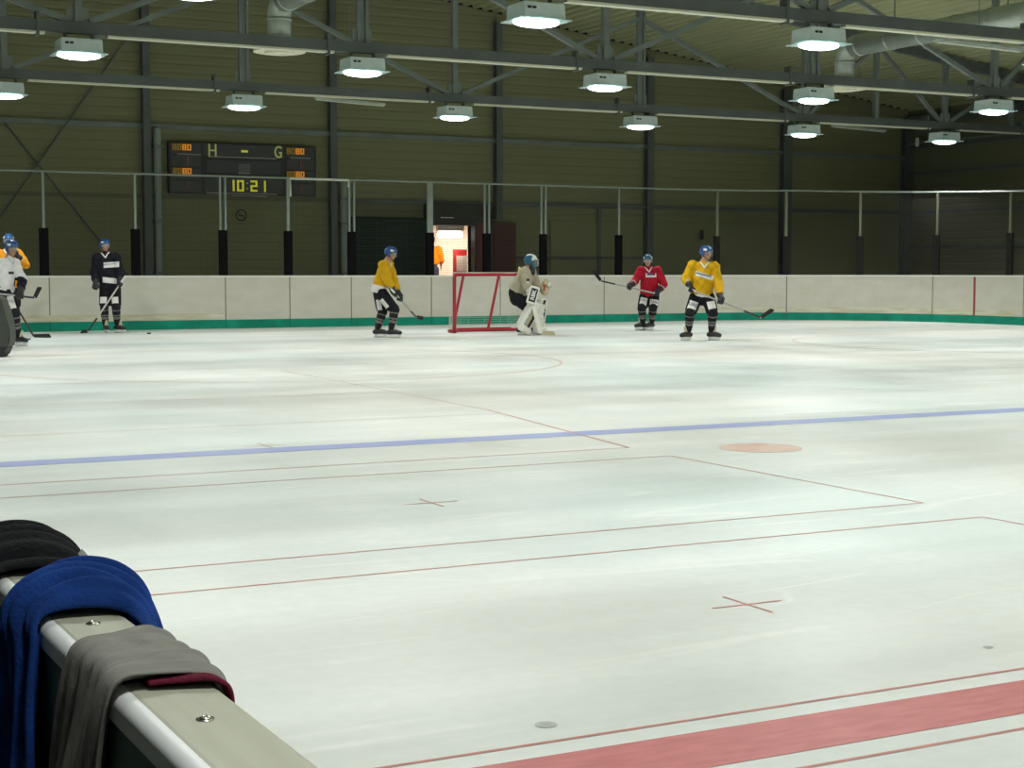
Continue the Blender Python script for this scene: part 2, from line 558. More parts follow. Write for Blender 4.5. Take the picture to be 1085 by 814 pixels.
# cladding sheets on the back wall: horizontal ribs, one sheet per bay and tier
COLX = [0.5, 5.05, 9.60, 14.16, 18.67, 23.23, 27.79, 32.35]
def ribbed(x0, x1, z0, z1, y, pitch=0.21, depth=0.009, cut_roof=False):
    bm = bmesh.new()
    zs = []
    z = z0
    while z < z1 - 0.01:
        for f, d in ((0.0, 0), (0.62, 0), (0.70, 1), (0.92, 1)):
            zz = z + f * pitch
            if zz < z1: zs.append((zz, d))
        z += pitch
    zs.append((z1, 0))
    a = [bm.verts.new((x0, y - 0.012 - (1 - d) * depth, zz)) for zz, d in zs]
    b = [bm.verts.new((x1, y - 0.012 - (1 - d) * depth, zz)) for zz, d in zs]
    for i in range(len(zs) - 1):
        bm.faces.new((a[i], b[i], b[i + 1], a[i + 1]))
    if cut_roof:
        for n, p in ((V((SL, 0, 1)), V((X1, 0, Z_EAVE - 0.02))), (V((-SL, 0, 1)), V((X0, 0, Z_EAVE - 0.02)))):
            bmesh.ops.bisect_plane(bm, geom=bm.verts[:] + bm.edges[:] + bm.faces[:], plane_co=p, plane_no=n, clear_outer=True)
    me = bpy.data.meshes.new('cladding_sheet')
    bm.to_mesh(me)
    bm.free()
    return me
bays = [(X0, COLX[0])] + list(zip(COLX, COLX[1:]))
for (a, b) in bays:
    a, b = a + 0.02, min(b - 0.02, X1)
    if a < 14.0 or a > 18.5:
        link('cladding_sheet', ribbed(a, b, 0.30, 2.95, YB), M['wall'], wall_back)
    else:
        link('cladding_sheet', ribbed(14.18, 14.60, 0.30, 2.95, YB), M['wall'], wall_back)
        link('cladding_sheet', ribbed(14.60, 18.65, 2.62, 2.95, YB), M['wall_dark'], wall_back)
    link('cladding_sheet', ribbed(a, b, 3.05, 4.56, YB), M['wall'], wall_back)
    link('cladding_sheet', ribbed(a, b, 4.66, roof_z(min(max(RIDGE, a), b)), YB, cut_roof=True), M['wall'], wall_back)
# smooth lower panels between the right-hand columns
for (a, b) in ((20.25, 21.66), (21.76, 23.1), (23.4, 27.55), (28.05, 32.0)):
    MB().box2((a, YB - 0.075, 0.3), (b, YB - 0.03, 2.60)).build('lower_panel', M['wall'], wall_back)
# side wall sheets with horizontal ribs
def ribbed_side(y0, y1, z0, z1):
    me = ribbed(y0, y1, z0, z1, 0)
    for v in me.vertices:
        v.co = V((X1 + v.co.y, v.co.x, v.co.z))
    return me
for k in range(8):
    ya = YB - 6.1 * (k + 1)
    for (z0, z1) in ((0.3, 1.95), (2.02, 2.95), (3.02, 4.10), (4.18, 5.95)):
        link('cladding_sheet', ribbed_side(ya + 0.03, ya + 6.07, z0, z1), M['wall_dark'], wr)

# girts along the walls
for n, (z, h) in enumerate(((4.61, 0.11), (3.0, 0.10))):
    a = X0 if n == 0 else 14.2
    g = MB().box2((a, YB - 0.12, z - h / 2), (X1, YB - 0.03, z + h / 2)).build('trim_%d' % (n + 1), M['steel'] if n == 0 else M['steel_dark'])
    g['kind'] = 'structure'
g = MB()
g.box2((19.2, YB - 0.11, 1.60), (23.1, YB - 0.076, 1.66))
g.box2((21.66, YB - 0.11, 0.3), (21.76, YB - 0.076, 2.98))
g.build('trim_3', M['steel_dark'])['kind'] = 'structure'
for n, z in enumerate((4.9, 4.14, 2.985, 1.985)):
    MB().box2((X1 - 0.12, YF, z - 0.045), (X1 - 0.035, YB - 0.2, z + 0.045)).build('trim_%d' % (4 + n), M['steel_dark'])['kind'] = 'structure'
MB().box2((X1 - 0.22, YF, 5.55), (X1 - 0.035, YB - 0.2, 5.8)).build('trim_8', M['steel_dark'])['kind'] = 'structure'

# wall columns
col_labels = {9.60: 'grey steel wall column at the left end of the scoreboard', 14.16: 'grey steel wall column to the right of the scoreboard',
              18.67: 'short grey steel wall column above the maroon door', 23.23: 'grey steel wall column behind the player in red',
              27.79: 'wide dark steel wall column right of the player in the yellow jersey', 32.2: 'dark steel corner column where the two walls meet',
              5.05: 'grey steel wall column behind the left end of the boards', 0.5: 'grey steel wall column left of the visible wall'}
for x in (0.5, 5.05, 9.60, 14.16, 18.67, 23.23, 27.79, 32.2):
    wd = 0.17 if x < 20 else (0.2 if x < 25 else 0.3)
    zb = 0.28 if x != 18.67 else 2.62
    t = thing('wall_column', col_labels[x], 'column', (x, YB - 0.14, zb), 0, 'steel columns along the end wall')
    zt = roof_z(x) - 0.25
    c = MB()
    for s in (-1, 1):
        c.box2((-wd / 2, s * 0.09 - 0.012, 0), (wd / 2, s * 0.09 + 0.012, zt - zb))
    c.box2((-0.012, -0.09, 0), (0.012, 0.09, zt - zb))
    c.build('flanged_shaft', M['steel_dark'] if x > 9 else M['steel'], t)
    MB().box2((-wd / 2 - 0.05, -0.12, 0), (wd / 2 + 0.05, 0.12, 0.02)).build('base_plate', M['steel_dark'], t)
# rain pipes beside two columns
for x, zt, lab in ((9.84, 4.55, 'pale grey downpipe beside the column left of the scoreboard'), (14.42, 3.45, 'pale grey downpipe beside the column right of the scoreboard')):
    t = thing('downpipe', lab, 'pipe', (x, YB - 0.2, 0.28))
    MB().tube([(0, 0, 0), (0, 0, zt - 0.28)], 0.085, 10).build('pipe', M['steel_light'], t)
    for z in (1.2, 2.4, zt - 0.45):
        MB().box2((-0.1, -0.1, z - 0.28), (0.1, 0.16, z - 0.22)).build('clamp', M['steel'], t)
# wind bracing rods
t = thing('wind_brace', 'thin crossed steel bracing rods on the wall left of the scoreboard', 'brace', (7.2, YB - 0.06, 3.8))
MB().tube([(-2.05, 0, 2.4), (2.25, 0, -3.0)], 0.022, 6).build('rod', M['steel_dark'], t)
MB().tube([(2.3, -0.05, 3.2), (-2.05, -0.05, -3.0)], 0.022, 6).build('rod', M['steel_dark'], t)

# roof deck: trapezoid ribs along the hall, a sheet per bay and slope
def deck(side, y0, y1):
    bm = bmesh.new()
    xs = []
    x = RIDGE
    end = X1 if side > 0 else X0
    pitch = 0.28
    n = int(abs(end - RIDGE) / pitch) + 1
    for i in range(n):
        for f, h in ((0, 0), (0.35, 0), (0.5, 0.06), (0.85, 0.06)):
            xx = RIDGE + side * (i + f) * pitch
            if (xx - end) * side < 0:
                xs.append((xx, h))
    xs.append((end, 0))
    a = [bm.verts.new((x, y0, roof_z(x) + h)) for x, h in xs]
    b = [bm.verts.new((x, y1, roof_z(x) + h)) for x, h in xs]
    for i in range(len(xs) - 1):
        bm.faces.new((a[i], a[i + 1], b[i + 1], b[i]))
    me = bpy.data.meshes.new('roof_sheet')
    bm.to_mesh(me)
    bm.free()
    return me
ceil = MB().prism([(X0 - 0.2, Z_EAVE + 0.12), (RIDGE, ZR + 0.15), (X1 + 0.2, Z_EAVE + 0.12), (X1 + 0.2, Z_EAVE + 0.3), (RIDGE, ZR + 0.35), (X0 - 0.2, Z_EAVE + 0.3)], YF - 0.2, YB + 0.2).build('ceiling', M['roof'])
ceil['kind'] = 'structure'
for s in (-1, 1):
    for k in range(8):
        ya = max(YF, YB - 6.1 * (k + 1))
        link('roof_sheet', deck(s, ya, YB - 6.1 * k), M['roof'], ceil)

# ------------------------------------------------------------------ ice markings (flat paint under the ice)
def strip(poly, m, name, z=0.0015):
    me = bpy.data.meshes.new(name)
    me.from_pydata([(x, y, z) for x, y in poly], [], [tuple(range(len(poly)))])
    return link(name, me, m, floor)
def rect(x0, y0, x1, y1, m, name, z=0.0015):
    return strip([(x0, y0), (x1, y0), (x1, y1), (x0, y1)], m, name, z)
XL, XR = 0.56, 27.99
rect(XL, 3.30, XR, 3.575, M['line_wide_red'], 'centre_line')
rect(XL, 3.18, XR, 3.195, M['line_red'], 'centre_edge_line')
rect(XL, 3.675, XR, 3.69, M['line_red'], 'centre_edge_line')
rect(XL, 10.60, XR, 10.89, M['line_blue'], 'blue_line')
rect(XL, 29.70, XR, 29.75, M['line_pale_red'], 'goal_line')
T = 0.014
def frame_rect(x0, y0, x1, y1, m):
    rect(x0, y0 - T / 2, x1, y0 + T / 2, m, 'lane_line')
    rect(x0, y1 - T / 2, x1, y1 + T / 2, m, 'lane_line')
    rect(x1 - T / 2, y0, x1 + T / 2, y1, m, 'lane_line')
    rect(x0 - T / 2, y0, x0 + T / 2, y1, m, 'lane_line')
frame_rect(1.15, 6.63, 5.98, 9.14, M['line_red'])
rect(1.15, 9.71 - T / 2, 6.0, 9.71 + T / 2, M['line_red'], 'lane_line')
rect(1.15, 12.6, 6.45, 12.6 + T, M['line_pale_red'], 'lane_line')
rect(1.15, 6.10, 5.90, 6.10 + T, M['line_red'], 'lane_line')
rect(5.90, 3.69, 5.90 + T, 6.11, M['line_red'], 'lane_line')
for y in (15.4, 18.2):
    rect(1.15, y, 6.5, y + 0.02, M['line_pale_red'], 'lane_line')
strip([(5.99, 9.71), (6.01, 9.71), (6.52, 13.0), (6.50, 13.0)], M['line_red'], 'lane_line', 0.0018)
strip([(6.50, 13.0), (6.52, 13.0), (6.80, 19.4), (6.77, 19.4)], M['line_pale_red'], 'lane_line', 0.0018)
for (cx, cy) in ((3.60, 7.87), (3.55, 4.89), (3.73, 11.05)):
    rect(cx - 0.16, cy - 0.006, cx + 0.16, cy + 0.006, M['line_red'], 'cross_mark', 0.0019)
    rect(cx - 0.005, cy - 0.16, cx + 0.005, cy + 0.16, M['line_red'], 'cross_mark', 0.0021)
def ring(cx, cy, r0, r1, m, name, n=64):
    vs, fs = [], []
    for i in range(n):
        a = 2 * PI * i / n
        vs += [(cx + r0 * math.cos(a), cy + r0 * math.sin(a), 0.0016), (cx + r1 * math.cos(a), cy + r1 * math.sin(a), 0.0016)]
        j = (i + 1) % n
        fs.append((2 * i, 2 * i + 1, 2 * j + 1, 2 * j))
    me = bpy.data.meshes.new(name)
    me.from_pydata(vs, [], fs)
    return link(name, me, m, floor)
def disc(cx, cy, r, m, name, n=40, z=0.0016):
    return strip([(cx + r * math.cos(2 * PI * i / n), cy + r * math.sin(2 * PI * i / n)) for i in range(n)], m, name, z)
disc(6.83, 9.27, 0.30, M['spot_red'], 'neutral_spot')
disc(21.8, 9.27, 0.30, M['spot_red'], 'neutral_spot')
ring(7.3, 21.2, 3.98, 4.02, M['line_pale_red'], 'face_off_circle')
ring(21.3, 21.2, 3.98, 4.02, M['line_pale_red'], 'face_off_circle')
M['ice_stain'] = mat('ice_stain', (0.46, 0.48, 0.45), 0.45, 0, 0.2, 20)
disc(2.10, 3.83, 0.032, M['ice_stain'], 'stain_mark', z=0.0017)
disc(3.86, 3.95, 0.018, M['ice_stain'], 'stain_mark', z=0.0017)

# ------------------------------------------------------------------ dasher boards
CR = 5.0
CXL, CXR, CY_ = 5.55, 23.0, 29.4
S1 = CY_ - 6.5
S2 = S1 + CR * PI / 2
S3 = S2 + (CXR - CXL)
S4 = S3 + CR * PI / 2
S5 = S4 + (CY_ - YF)
def path(s):
    """point on the inner face, unit tangent; outward normal is to the left of travel"""
    if s < S1: return V((0.55, 6.5 + s, 0)), V((0, 1, 0))
    if s < S2:
        a = (s - S1) / CR
        return V((CXL - CR * math.cos(a), CY_ + CR * math.sin(a), 0)), V((math.sin(a), math.cos(a), 0))
    if s < S3: return V((CXL + (s - S2), CY_ + CR, 0)), V((1, 0, 0))
    if s < S4:
        a = (s - S3) / CR
        return V((CXR + CR * math.sin(a), CY_ + CR * math.cos(a), 0)), V((math.cos(a), -math.sin(a), 0))
    return V((28.0, CY_ - (s - S4), 0)), V((0, -1, 0))
def sX(x):
    return S2 + (x - CXL)
def sArc(deg):
    return S3 + CR * R(deg)
def sY(y):
    return S4 + (CY_ - y)
def bent(s0, s1, d0, d1, z0, z1, step=0.35):
    """a bent box along the boards, d = distance outward from the inner face"""
    n = max(1, int((s1 - s0) / step + 0.5))
    if (s1 <= S1) or (s0 >= S2 and s1 <= S3) or s0 >= S4: n = 1
    m = MB()
    rows = []
    for i in range(n + 1):
        p, t = path(s0 + (s1 - s0) * i / n)
        o = V((-t.y, t.x, 0))
        rows.append([m.bm.verts.new(p + o * d + V((0, 0, z))) for d, z in ((d0, z0), (d1, z0), (d1, z1), (d0, z1))])
    for a, b in zip(rows, rows[1:]):
        for k in range(4):
            m.bm.faces.new((a[k], a[(k + 1) % 4], b[(k + 1) % 4], b[k]))
    m.bm.faces.new(rows[0][::-1])
    m.bm.faces.new(rows[-1])
    return m
seams = [0.0] + [S1 * k / 8 for k in range(1, 9)] + [S1 + 4, sX(6.9), sX(10.73), sX(12.23), sX(13.72), sX(15.75), sX(17.58), sX(20.5), sX(23.2), sArc(31.3), sArc(75.4)]
seams += [sY(27.76 - 3.0 * k) for k in range(0, 12)] + [S5]
boards = thing('rink_boards', 'white rink boards with a green kick strip around the ice', 'boards', (0, 0, 0))
for a, b in zip(seams, seams[1:]):
    bent(a + 0.012, b - 0.012, 0.0, 0.05, 0.19, 1.135).build('board_panel', M['board'], boards)
    k = bent(a + 0.004, b - 0.004, -0.015, 0.05, 0.0, 0.195).build('kick_plate', M['kick'], boards)
    k['label'] = 'green kick plate along the ice'
    bent(a + 0.002, b - 0.002, -0.012, 0.10, 1.135, 1.175).build('top_rail', M['rail_white'], boards)
    bent(a - 0.014, a + 0.014, 0.004, 0.06, 0.195, 1.135).build('seam_strip', M['seam'], boards)
for a, b in ((sX(6.0), sX(10.7)), (sX(23.3), sArc(31)), (sArc(32), sArc(75)), (sArc(76), sY(27.8))):
    bent(a, b, -0.004, 0.01, 0.198, 0.34).build('scuff_band', M['scuff'], boards)['label'] = 'brownish scuffed strip along the foot of the panel'
r_ = bent(sY(29.40), sY(29.33), -0.006, 0.02, 0.195, 1.135).build('goal_line_stripe', M['seam_red'], boards)
r_['label'] = 'red goal line stripe running up the board'

# ------------------------------------------------------------------ netting frame on the boards
RAILZ = 3.37
def railz(s):
    return RAILZ if s < S3 + 3 else RAILZ - 0.035 * min(9, s - S3 - 3)
net = thing('netting_frame', 'tall safety netting on slim posts with black padded feet behind the boards', 'netting', (0, 0, 0))
single = [(sX(6.82), 0.05), (sX(8.76), 0.05), (sX(12.23), 0.07), (sX(15.75), 0.15), (sX(20.96), 0.05), (sX(23.88), 0.07), (sArc(31), 0.07), (sArc(52.5), 0.06), (sArc(76), 0.05), (sY(28.3), 0.05), (sY(25), 0.06)]
pairs = [sX(10.71), sX(13.77), sX(17.25), sX(18.8)]
def post(s, wid, offs, zt):
    p, t = path(s)
    o = V((-t.y, t.x, 0))
    rt = Matrix.Rotation(math.atan2(t.y, t.x), 3, 'Z')
    c = p + o * 0.075
    sl = MB().box(c + V((0, 0, (1.176 + 2.18) / 2)), (0.19 if s < S3 else 0.165, 0.09, 2.18 - 1.176), rt, 0.012).build('padded_sleeve', M['sleeve'] if s < sX(22) else M['sleeve_grey'], net)
    for k in offs:
        MB().box(c + t * k + V((0, 0, (2.18 + zt) / 2)), (wid, 0.05, zt - 2.18), rt).build('post', M['post_silver'] if s < sX(22) else M['post_olive'], net)
for s, wd in single:
    post(s, wd, (0,), railz(s) - 0.02)
for s in pairs:
    post(s, 0.045, (-0.06, 0.06), RAILZ - 0.02)
m = MB()
pts = []
s = S1 + 5
while s < sY(27.2):
    p, t = path(s)
    pts.append(p + V((-t.y, t.x, 0)) * 0.075 + V((0, 0, railz(s))))
    s += 0.5
m.tube(pts, 0.024, 6)
m.build('top_rail', M['post_silver'], net)
# a lighter gate frame between two posts
pa, pb = path(sX(12.28))[0] + V((0, 0.04, 0)), path(sX(13.68))[0] + V((0, 0.04, 0))
g = MB()
g.tube([pa + V((0, 0, 2.95)), pa + V((0, 0, 3.36)), pb + V((0, 0, 3.36)), pb + V((0, 0, 3.2))], 0.03, 6)
g.build('gate_frame', M['post_white'], net)['label'] = 'white upper frame of a netting gate'
# the net itself
vs, fs = [], []
def qbar(p, q, r):
    d = (q - p).normalized()
    a = V((0, 0, 1)) if abs(d.z) < 0.9 else V((1, 0, 0))
    s_ = d.cross(a).normalized() * r
    u_ = d.cross(s_).normalized() * r
    i = len(vs)
    for c_ in (p, q):
        for k in range(3):
            an = 2 * PI * k / 3
            vs.append(tuple(c_ + s_ * math.cos(an) + u_ * math.sin(an)))
    for k in range(3):
        fs.append((i + k, i + (k + 1) % 3, i + 3 + (k + 1) % 3, i + 3 + k))
ss = []
s = S1 + 5.0
while s < sY(27.2):
    ss.append(s)
    s += 0.15
def netpt(s, z):
    p, t = path(s)
    return p + V((-t.y, t.x, 0)) * 0.08 + V((0, 0, z))
for s in ss:
    qbar(netpt(s, 1.18), netpt(s, railz(s)), 0.0012)
for k in range(44):
    f = k / 44
    cs = ss[::4]
    for a, b in zip(cs, cs[1:]):
        qbar(netpt(a, 1.2 + f * (railz(a) - 1.2)), netpt(b, 1.2 + f * (railz(b) - 1.2)), 0.0026)
me = bpy.data.meshes.new('mesh_netting')
me.from_pydata(vs, [], fs)
tag(link('mesh_netting', me, M['net'], net), kind='stuff')

# ------------------------------------------------------------------ roof trusses, floodlights
LX = [0.83, 5.35, 9.87, 14.42, 18.97, 23.48, 27.8]
ROWS = [30.3, 24.2, 18.3, 12.2, 6.1, 0.0, -6.1]
CHZ = 4.86
def truss(y, name_label, group):
    t = thing('roof_truss', name_label, 'truss', (RIDGE, y, CHZ), 0, group)
    L = lambda x, z: (x - RIDGE, 0, z - CHZ)
    c = MB()
    c.bar(L(X0 + 0.15, CHZ), L(X1 - 0.15, CHZ), 0.13, 0.17)
    c.build('bottom_chord', M['steel_dark'], t)
    for sgn in (-1, 1):
        e = X0 + 0.15 if sgn < 0 else X1 - 0.15
        MB().bar(L(RIDGE, ZR - 0.16), L(e, roof_z(e) - 0.16), 0.16, 0.2).build('top_chord', M['steel_dark'], t)
    tz = lambda x: roof_z(x) - 0.24
    verts_ = [0.8, 5.35, 9.87, 14.42, 18.97, 23.48, 25.62, 27.8, 30.0]
    for k, x in enumerate(verts_):
        if k % 2 == 1 or x > 25:
            MB().bar(L(x, CHZ), L(x, tz(x)), 0.11, 0.11).build('vertical', M['steel'], t)
        else:
            v = MB()
            for q in (-0.07, 0.07):
                v.bar(L(x + q, CHZ), L(x + q, tz(x)), 0.05, 0.1)
            v.bar(L(x, CHZ), L(x, tz(x)), 0.09, 0.02)
            v.build('vertical', M['steel'], t)
    diag = [(5.35, 0.8), (5.35, 9.87), (14.42, 9.87), (14.42, 18.97), (23.48, 18.97), (23.48, 25.62), (27.8, 25.62), (27.8, 30.0)]
    for xb, xt in diag:
        q = 0.16 if xt > xb else -0.16
        MB().bar(L(xb + q, CHZ + 0.1), L(xt - q * 0.3, min(tz(xt), CHZ + 0.1 + 0.41 * abs(xt - xb)) if abs(xt - xb) > 3 else tz(xt)), 0.085, 0.085).build('diagonal', M['steel'], t)
    # purlin strut between the ends of the long diagonals and the roof
    for x in LX:
        MB().box2((x - RIDGE - 0.16, -0.012, 0.06), (x - RIDGE + 0.16, 0.012, 0.30)).build('gusset_plate', M['steel'], t)
    ends = [X0 + 0.4] + LX + [X1 - 1.5]
    for a, b in zip(ends, ends[1:]):
        MB().box2((a - RIDGE + 0.42, -0.075, -0.118), (b - RIDGE - 0.50, 0.055, -0.086)).build('cable_tray', M['tray'], t)
        MB().box2((b - RIDGE - 0.62, -0.09, -0.15), (b - RIDGE - 0.58, 0.09, 0.20)).build('clamp', M['steel_dark'], t)
    for o in [ch for ch in bpy.data.objects if ch.parent == t and ch.name.startswith('cable_tray')]:
        o['label'] = 'pale cable tray under the chord'
    return t
tlab = ['farthest roof truss, lowest in the picture, with six lit floodlights under it',
        'middle roof truss spanning the whole picture above the scoreboard',
        'nearest visible roof truss, crossing only the upper right corner']
for i, y in enumerate(ROWS):
    truss(y, tlab[i] if i < 3 else 'steel roof truss beyond the top of the picture', 'roof trusses' if i < 3 else 'roof trusses overhead')

proto = thing('floodlight', '', 'floodlight')
hb = MB()
q = bmesh.ops.create_cube(hb.bm, size=1)
for v in q['verts']:
    top = v.co.z > 0
    v.co = V((v.co.x * (0.60 if top else 0.62), v.co.y * (0.46 if top else 0.48), 0.0 if top else -0.20))
bmesh.ops.bevel(hb.bm, geom=hb.bm.edges[:], offset=0.012, segments=2, affect='EDGES')
hb.build('housing', M['housing'], proto)
MB().box2((-0.37, -0.29, -0.225), (0.37, 0.29, -0.205), 0.006).build('glass_flange', M['lamp_glass'], proto)
ln = MB().sphere((0, 0, -0.228), (0.32, 0.23, 0.06), 20)
for v in list(ln.bm.verts):
    if v.co.z > -0.2275:
        ln.bm.verts.remove(v)
ln.build('lens', M['lens'], proto, True)
for k in (-0.22, -0.15):
    MB().box2((k - 0.025, -0.247, -0.09), (k + 0.025, -0.222, -0.06)).build('vent', M['black'], proto)
br = MB()
br.box2((-0.20, -0.03, -0.002), (0.20, 0.03, 0.02))
for k in (-0.2, 0.2):
    br.box2((k - 0.02, -0.03, 0.0), (k + 0.02, 0.03, 0.09))
br.build('bracket', M['steel_dark'], proto)
ld = bpy.data.lights.new('floodlight_lamp', 'AREA')
ld.shape = 'ELLIPSE'
ld.size, ld.size_y = 0.5, 0.36
ld.energy = LAMP_W
ld.color = LAMP_COL
ld.spread = R(150)
lo = bpy.data.objects.new('lamp', ld)
C.objects.link(lo)
lo.parent = proto
lo.location = (0, 0, -0.294)
snapshot()
ordn = ['unseen', 'first', 'second', 'third', 'fourth', 'fifth', 'sixth']
first = True
for i, y in enumerate(ROWS):
    for j, x in enumerate(LX):
        if i == 0 and j > 0: lab, grp = '%s from the left of the lit floodlights under the farthest truss' % ordn[j], 'floodlights under the farthest truss'
        elif i == 1 and 0 < j < 6:
            seen = 0 < j < 6
            lab, grp = '%s from the left of the lit floodlights under the middle truss' % ordn[j], 'floodlights under the middle truss'
        elif i == 2 and j in (2, 3):
            lab = 'large lit floodlight at the top edge, centre of the picture' if j == 2 else 'large lit floodlight under the nearest truss beside the silver duct'
            grp = 'floodlights under the nearest truss'
        else: lab, grp = 'lit floodlight hanging beyond the top or side of the picture', 'floodlights overhead'
        z = CHZ - 0.176
        if first:
            proto.location = (x, y, z)
            tag(proto, lab, 'floodlight', grp)
            first = False
        else:
            dup(proto, (x, y, z), lab, grp)

# unlit strip lights
for (a, b, w_, lab) in (((12.45, 33.3, 5.07), (14.12, 33.3, 5.0), 0.10, 'unlit strip light high on the wall above the scoreboard'),
                        ((26.7, 33.3, 5.07), (28.5, 33.3, 5.0), 0.10, 'unlit strip light between the last two far floodlights'),
                        ((19.0, 21.0, 5.20), (21.0, 21.0, 5.15), 0.14, 'unlit double tube strip light beside the silver duct')):
    a, b = V(a), V(b)
    t = thing('strip_light', lab, 'light', tuple((a + b) / 2))
    h = (b - a) / 2
    MB().bar(-h, h, w_, 0.05, bevel=0.008).build('housing', M['galv'], t)
    for k in (-0.03, 0.03):
        MB().tube([-h * 0.96 + V((0, k, -0.04)), h * 0.96 + V((0, k, -0.04))], 0.016, 8).build('tube', M['tube_off'], t)
    zt = roof_z(a.x) - a.z
    MB().bar(V((0, 0, 0.02)), V((0, 0, zt)), 0.012, 0.012).build('hanger', M['steel'], t)

# air ducts
def duct(xd, yd, lab, label_disc, run):
    t = thing('air_duct', lab, 'duct', (xd, yd, 5.2))
    pts = [(0, 0, 0.0), (0, 0, 0.3)]
    for k in range(1, 7):
        a = PI / 2 * k / 6
        pts.append((0, -0.3 * (1 - math.cos(a)), 0.3 + 0.3 * math.sin(a)))
    d = MB()
    d.tube(pts, 0.20, 20)
    for p in (pts[0], pts[1]):
        d.tube([V(p) - V((0, 0, 0.025)), V(p) + V((0, 0, 0.025))], 0.212, 20)
    d.build('elbow', M['galv'], t, True)
    d = MB()
    d.tube([(0, -0.3, 0.6), (0, -run, 0.6)], 0.21, 20)
    k = -0.5
    while k > -run:
        d.tube([(0, k, 0.6), (0, k - 0.03, 0.6)], 0.222, 20)
        k -= 0.9
    d.build('duct_run', M['duct'], t, True)
    f = MB()
    f.tube([(0, 0, 0.02), (0, 0, -0.16)], 0.15, 16)
    f.build('neck', M['galv'], t)
    e = MB()
    e.tube([(0, 0, -0.16), (0, 0, -0.19), (0, 0, -0.22), (0, 0, -0.24)], 0.44, 28)
    e.tube([(0, 0, -0.24), (0, 0, -0.27)], 0.25, 24)
    e.build('diffuser_disc', M['disc'], t)['label'] = 'cream round air diffuser disc'
    for yy in (-1.5, -4.5):
        if -yy < run:
            MB().bar((0, yy, 0.8), (0, yy, roof_z(xd) - 5.2), 0.02, 0.02).build('hanger', M['steel'], t)
    return t
duct(9.1, 26.0, 'grey round air duct elbow above the left floodlights, cut by the top edge', '', 9)
duct(21.15, 26.0, 'silver round air duct running under the roof at upper right', '', 9)

# ------------------------------------------------------------------ scoreboard
sb = thing('scoreboard', 'dark electronic scoreboard with yellow digits on the end wall', 'scoreboard', (11.90, YB - 0.16, 3.67))
MB().box2((-1.80, -0.06, -0.60), (1.80, 0.10, 0.60), 0.012).build('frame', M['score'], sb)
for (x0, z0, x1, z1) in ((-0.98, 0.30, 0.98, 0.57), (-0.90, -0.10, 0.90, 0.20), (-0.95, -0.55, 0.95, -0.22)):
    MB().box2((x0, -0.075, z0), (x1, -0.055, z1)).build('display_panel', M['score_panel'], sb)
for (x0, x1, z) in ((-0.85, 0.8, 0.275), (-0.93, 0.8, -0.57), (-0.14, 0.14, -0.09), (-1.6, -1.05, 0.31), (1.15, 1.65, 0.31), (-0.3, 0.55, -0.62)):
    MB().box2((x0, -0.10, z - 0.012), (x1, -0.06, z + 0.012)).build('pale_ledge', M['score_edge'], sb)  # thin ledges in a paler grey than the frame
MB().box2((-0.14, -0.085, -0.08), (0.14, -0.07, 0.13)).build('small_panel', mat('small_panel', (0.12, 0.12, 0.13), 0.4), sb)
for x0 in (-1.75, 1.05):
    for z0 in (0.04, 0.32, -0.25, -0.55):
        MB().box2((x0, -0.072, z0), (x0 + 0.70, -0.055, z0 + 0.24)).build('penalty_panel', M['score_panel'], sb)
SEG = {'0': 'abcdef', '1': 'bc', '2': 'abged', '3': 'abgcd', '5': 'afgcd', '8': 'abcdefg', 'H': 'fbgec', '-': 'g'}
def seven(ch, cx, cz, w_, h_, th, m, nm, mirror=False):
    b = MB()
    hw, hh = w_ / 2, h_ / 2
    rects = {'a': (-hw, hh - th, hw, hh), 'd': (-hw, -hh, hw, -hh + th), 'g': (-hw, -th / 2, hw, th / 2),
             'b': (hw - th, 0, hw, hh), 'c': (hw - th, -hh, hw, 0), 'f': (-hw, 0, -hw + th, hh), 'e': (-hw, -hh, -hw + th, 0)}
    for k in SEG[ch]:
        x0, z0, x1, z1 = rects[k]
        b.box2((cx + x0, -0.095, cz + z0), (cx + x1, -0.074, cz + z1))
    return b.build(nm, m, sb)
seven('H', -0.77, 0.42, 0.19, 0.30, 0.036, M['led_pale'], 'letter_home')
tm = text_mesh('G', 0.40, 0.004, 0.01)
for v in tm.vertices:
    v.co = V((0.84 + v.co.x * 0.72, -0.085 - v.co.z, 0.42 + v.co.y))
tm.materials.clear()
link('letter_guest', tm, M['led_pale'], sb)
MB().box2((-0.07, -0.095, 0.40), (0.09, -0.074, 0.45)).build('dash', M['led_yellow'], sb)
for ch, x in (('1', -0.33), ('0', -0.10), ('2', 0.23), ('1', 0.44)):
    seven(ch, x, -0.385, 0.165, 0.26, 0.042, M['led_yellow'], 'clock_digit')
b = MB()
b.box2((0.05, -0.095, -0.34), (0.08, -0.074, -0.31)).box2((0.05, -0.095, -0.46), (0.08, -0.074, -0.43))
b.build('clock_colon', M['led_pale'], sb)
for x0 in (-1.67, 1.10):
    for z in (0.47, -0.08):
        for k in range(4):
            seven('0' if k % 2 else '8', x0 + 0.115 * k, z, 0.092, 0.14, 0.026, M['led_orange'] if k > 1 else M['led_dim'], 'penalty_digit')
    for z in (0.16, -0.42):
        seven('1', x0 + 0.28, z, 0.1, 0.17, 0.035, M['led_red'], 'penalty_digit')

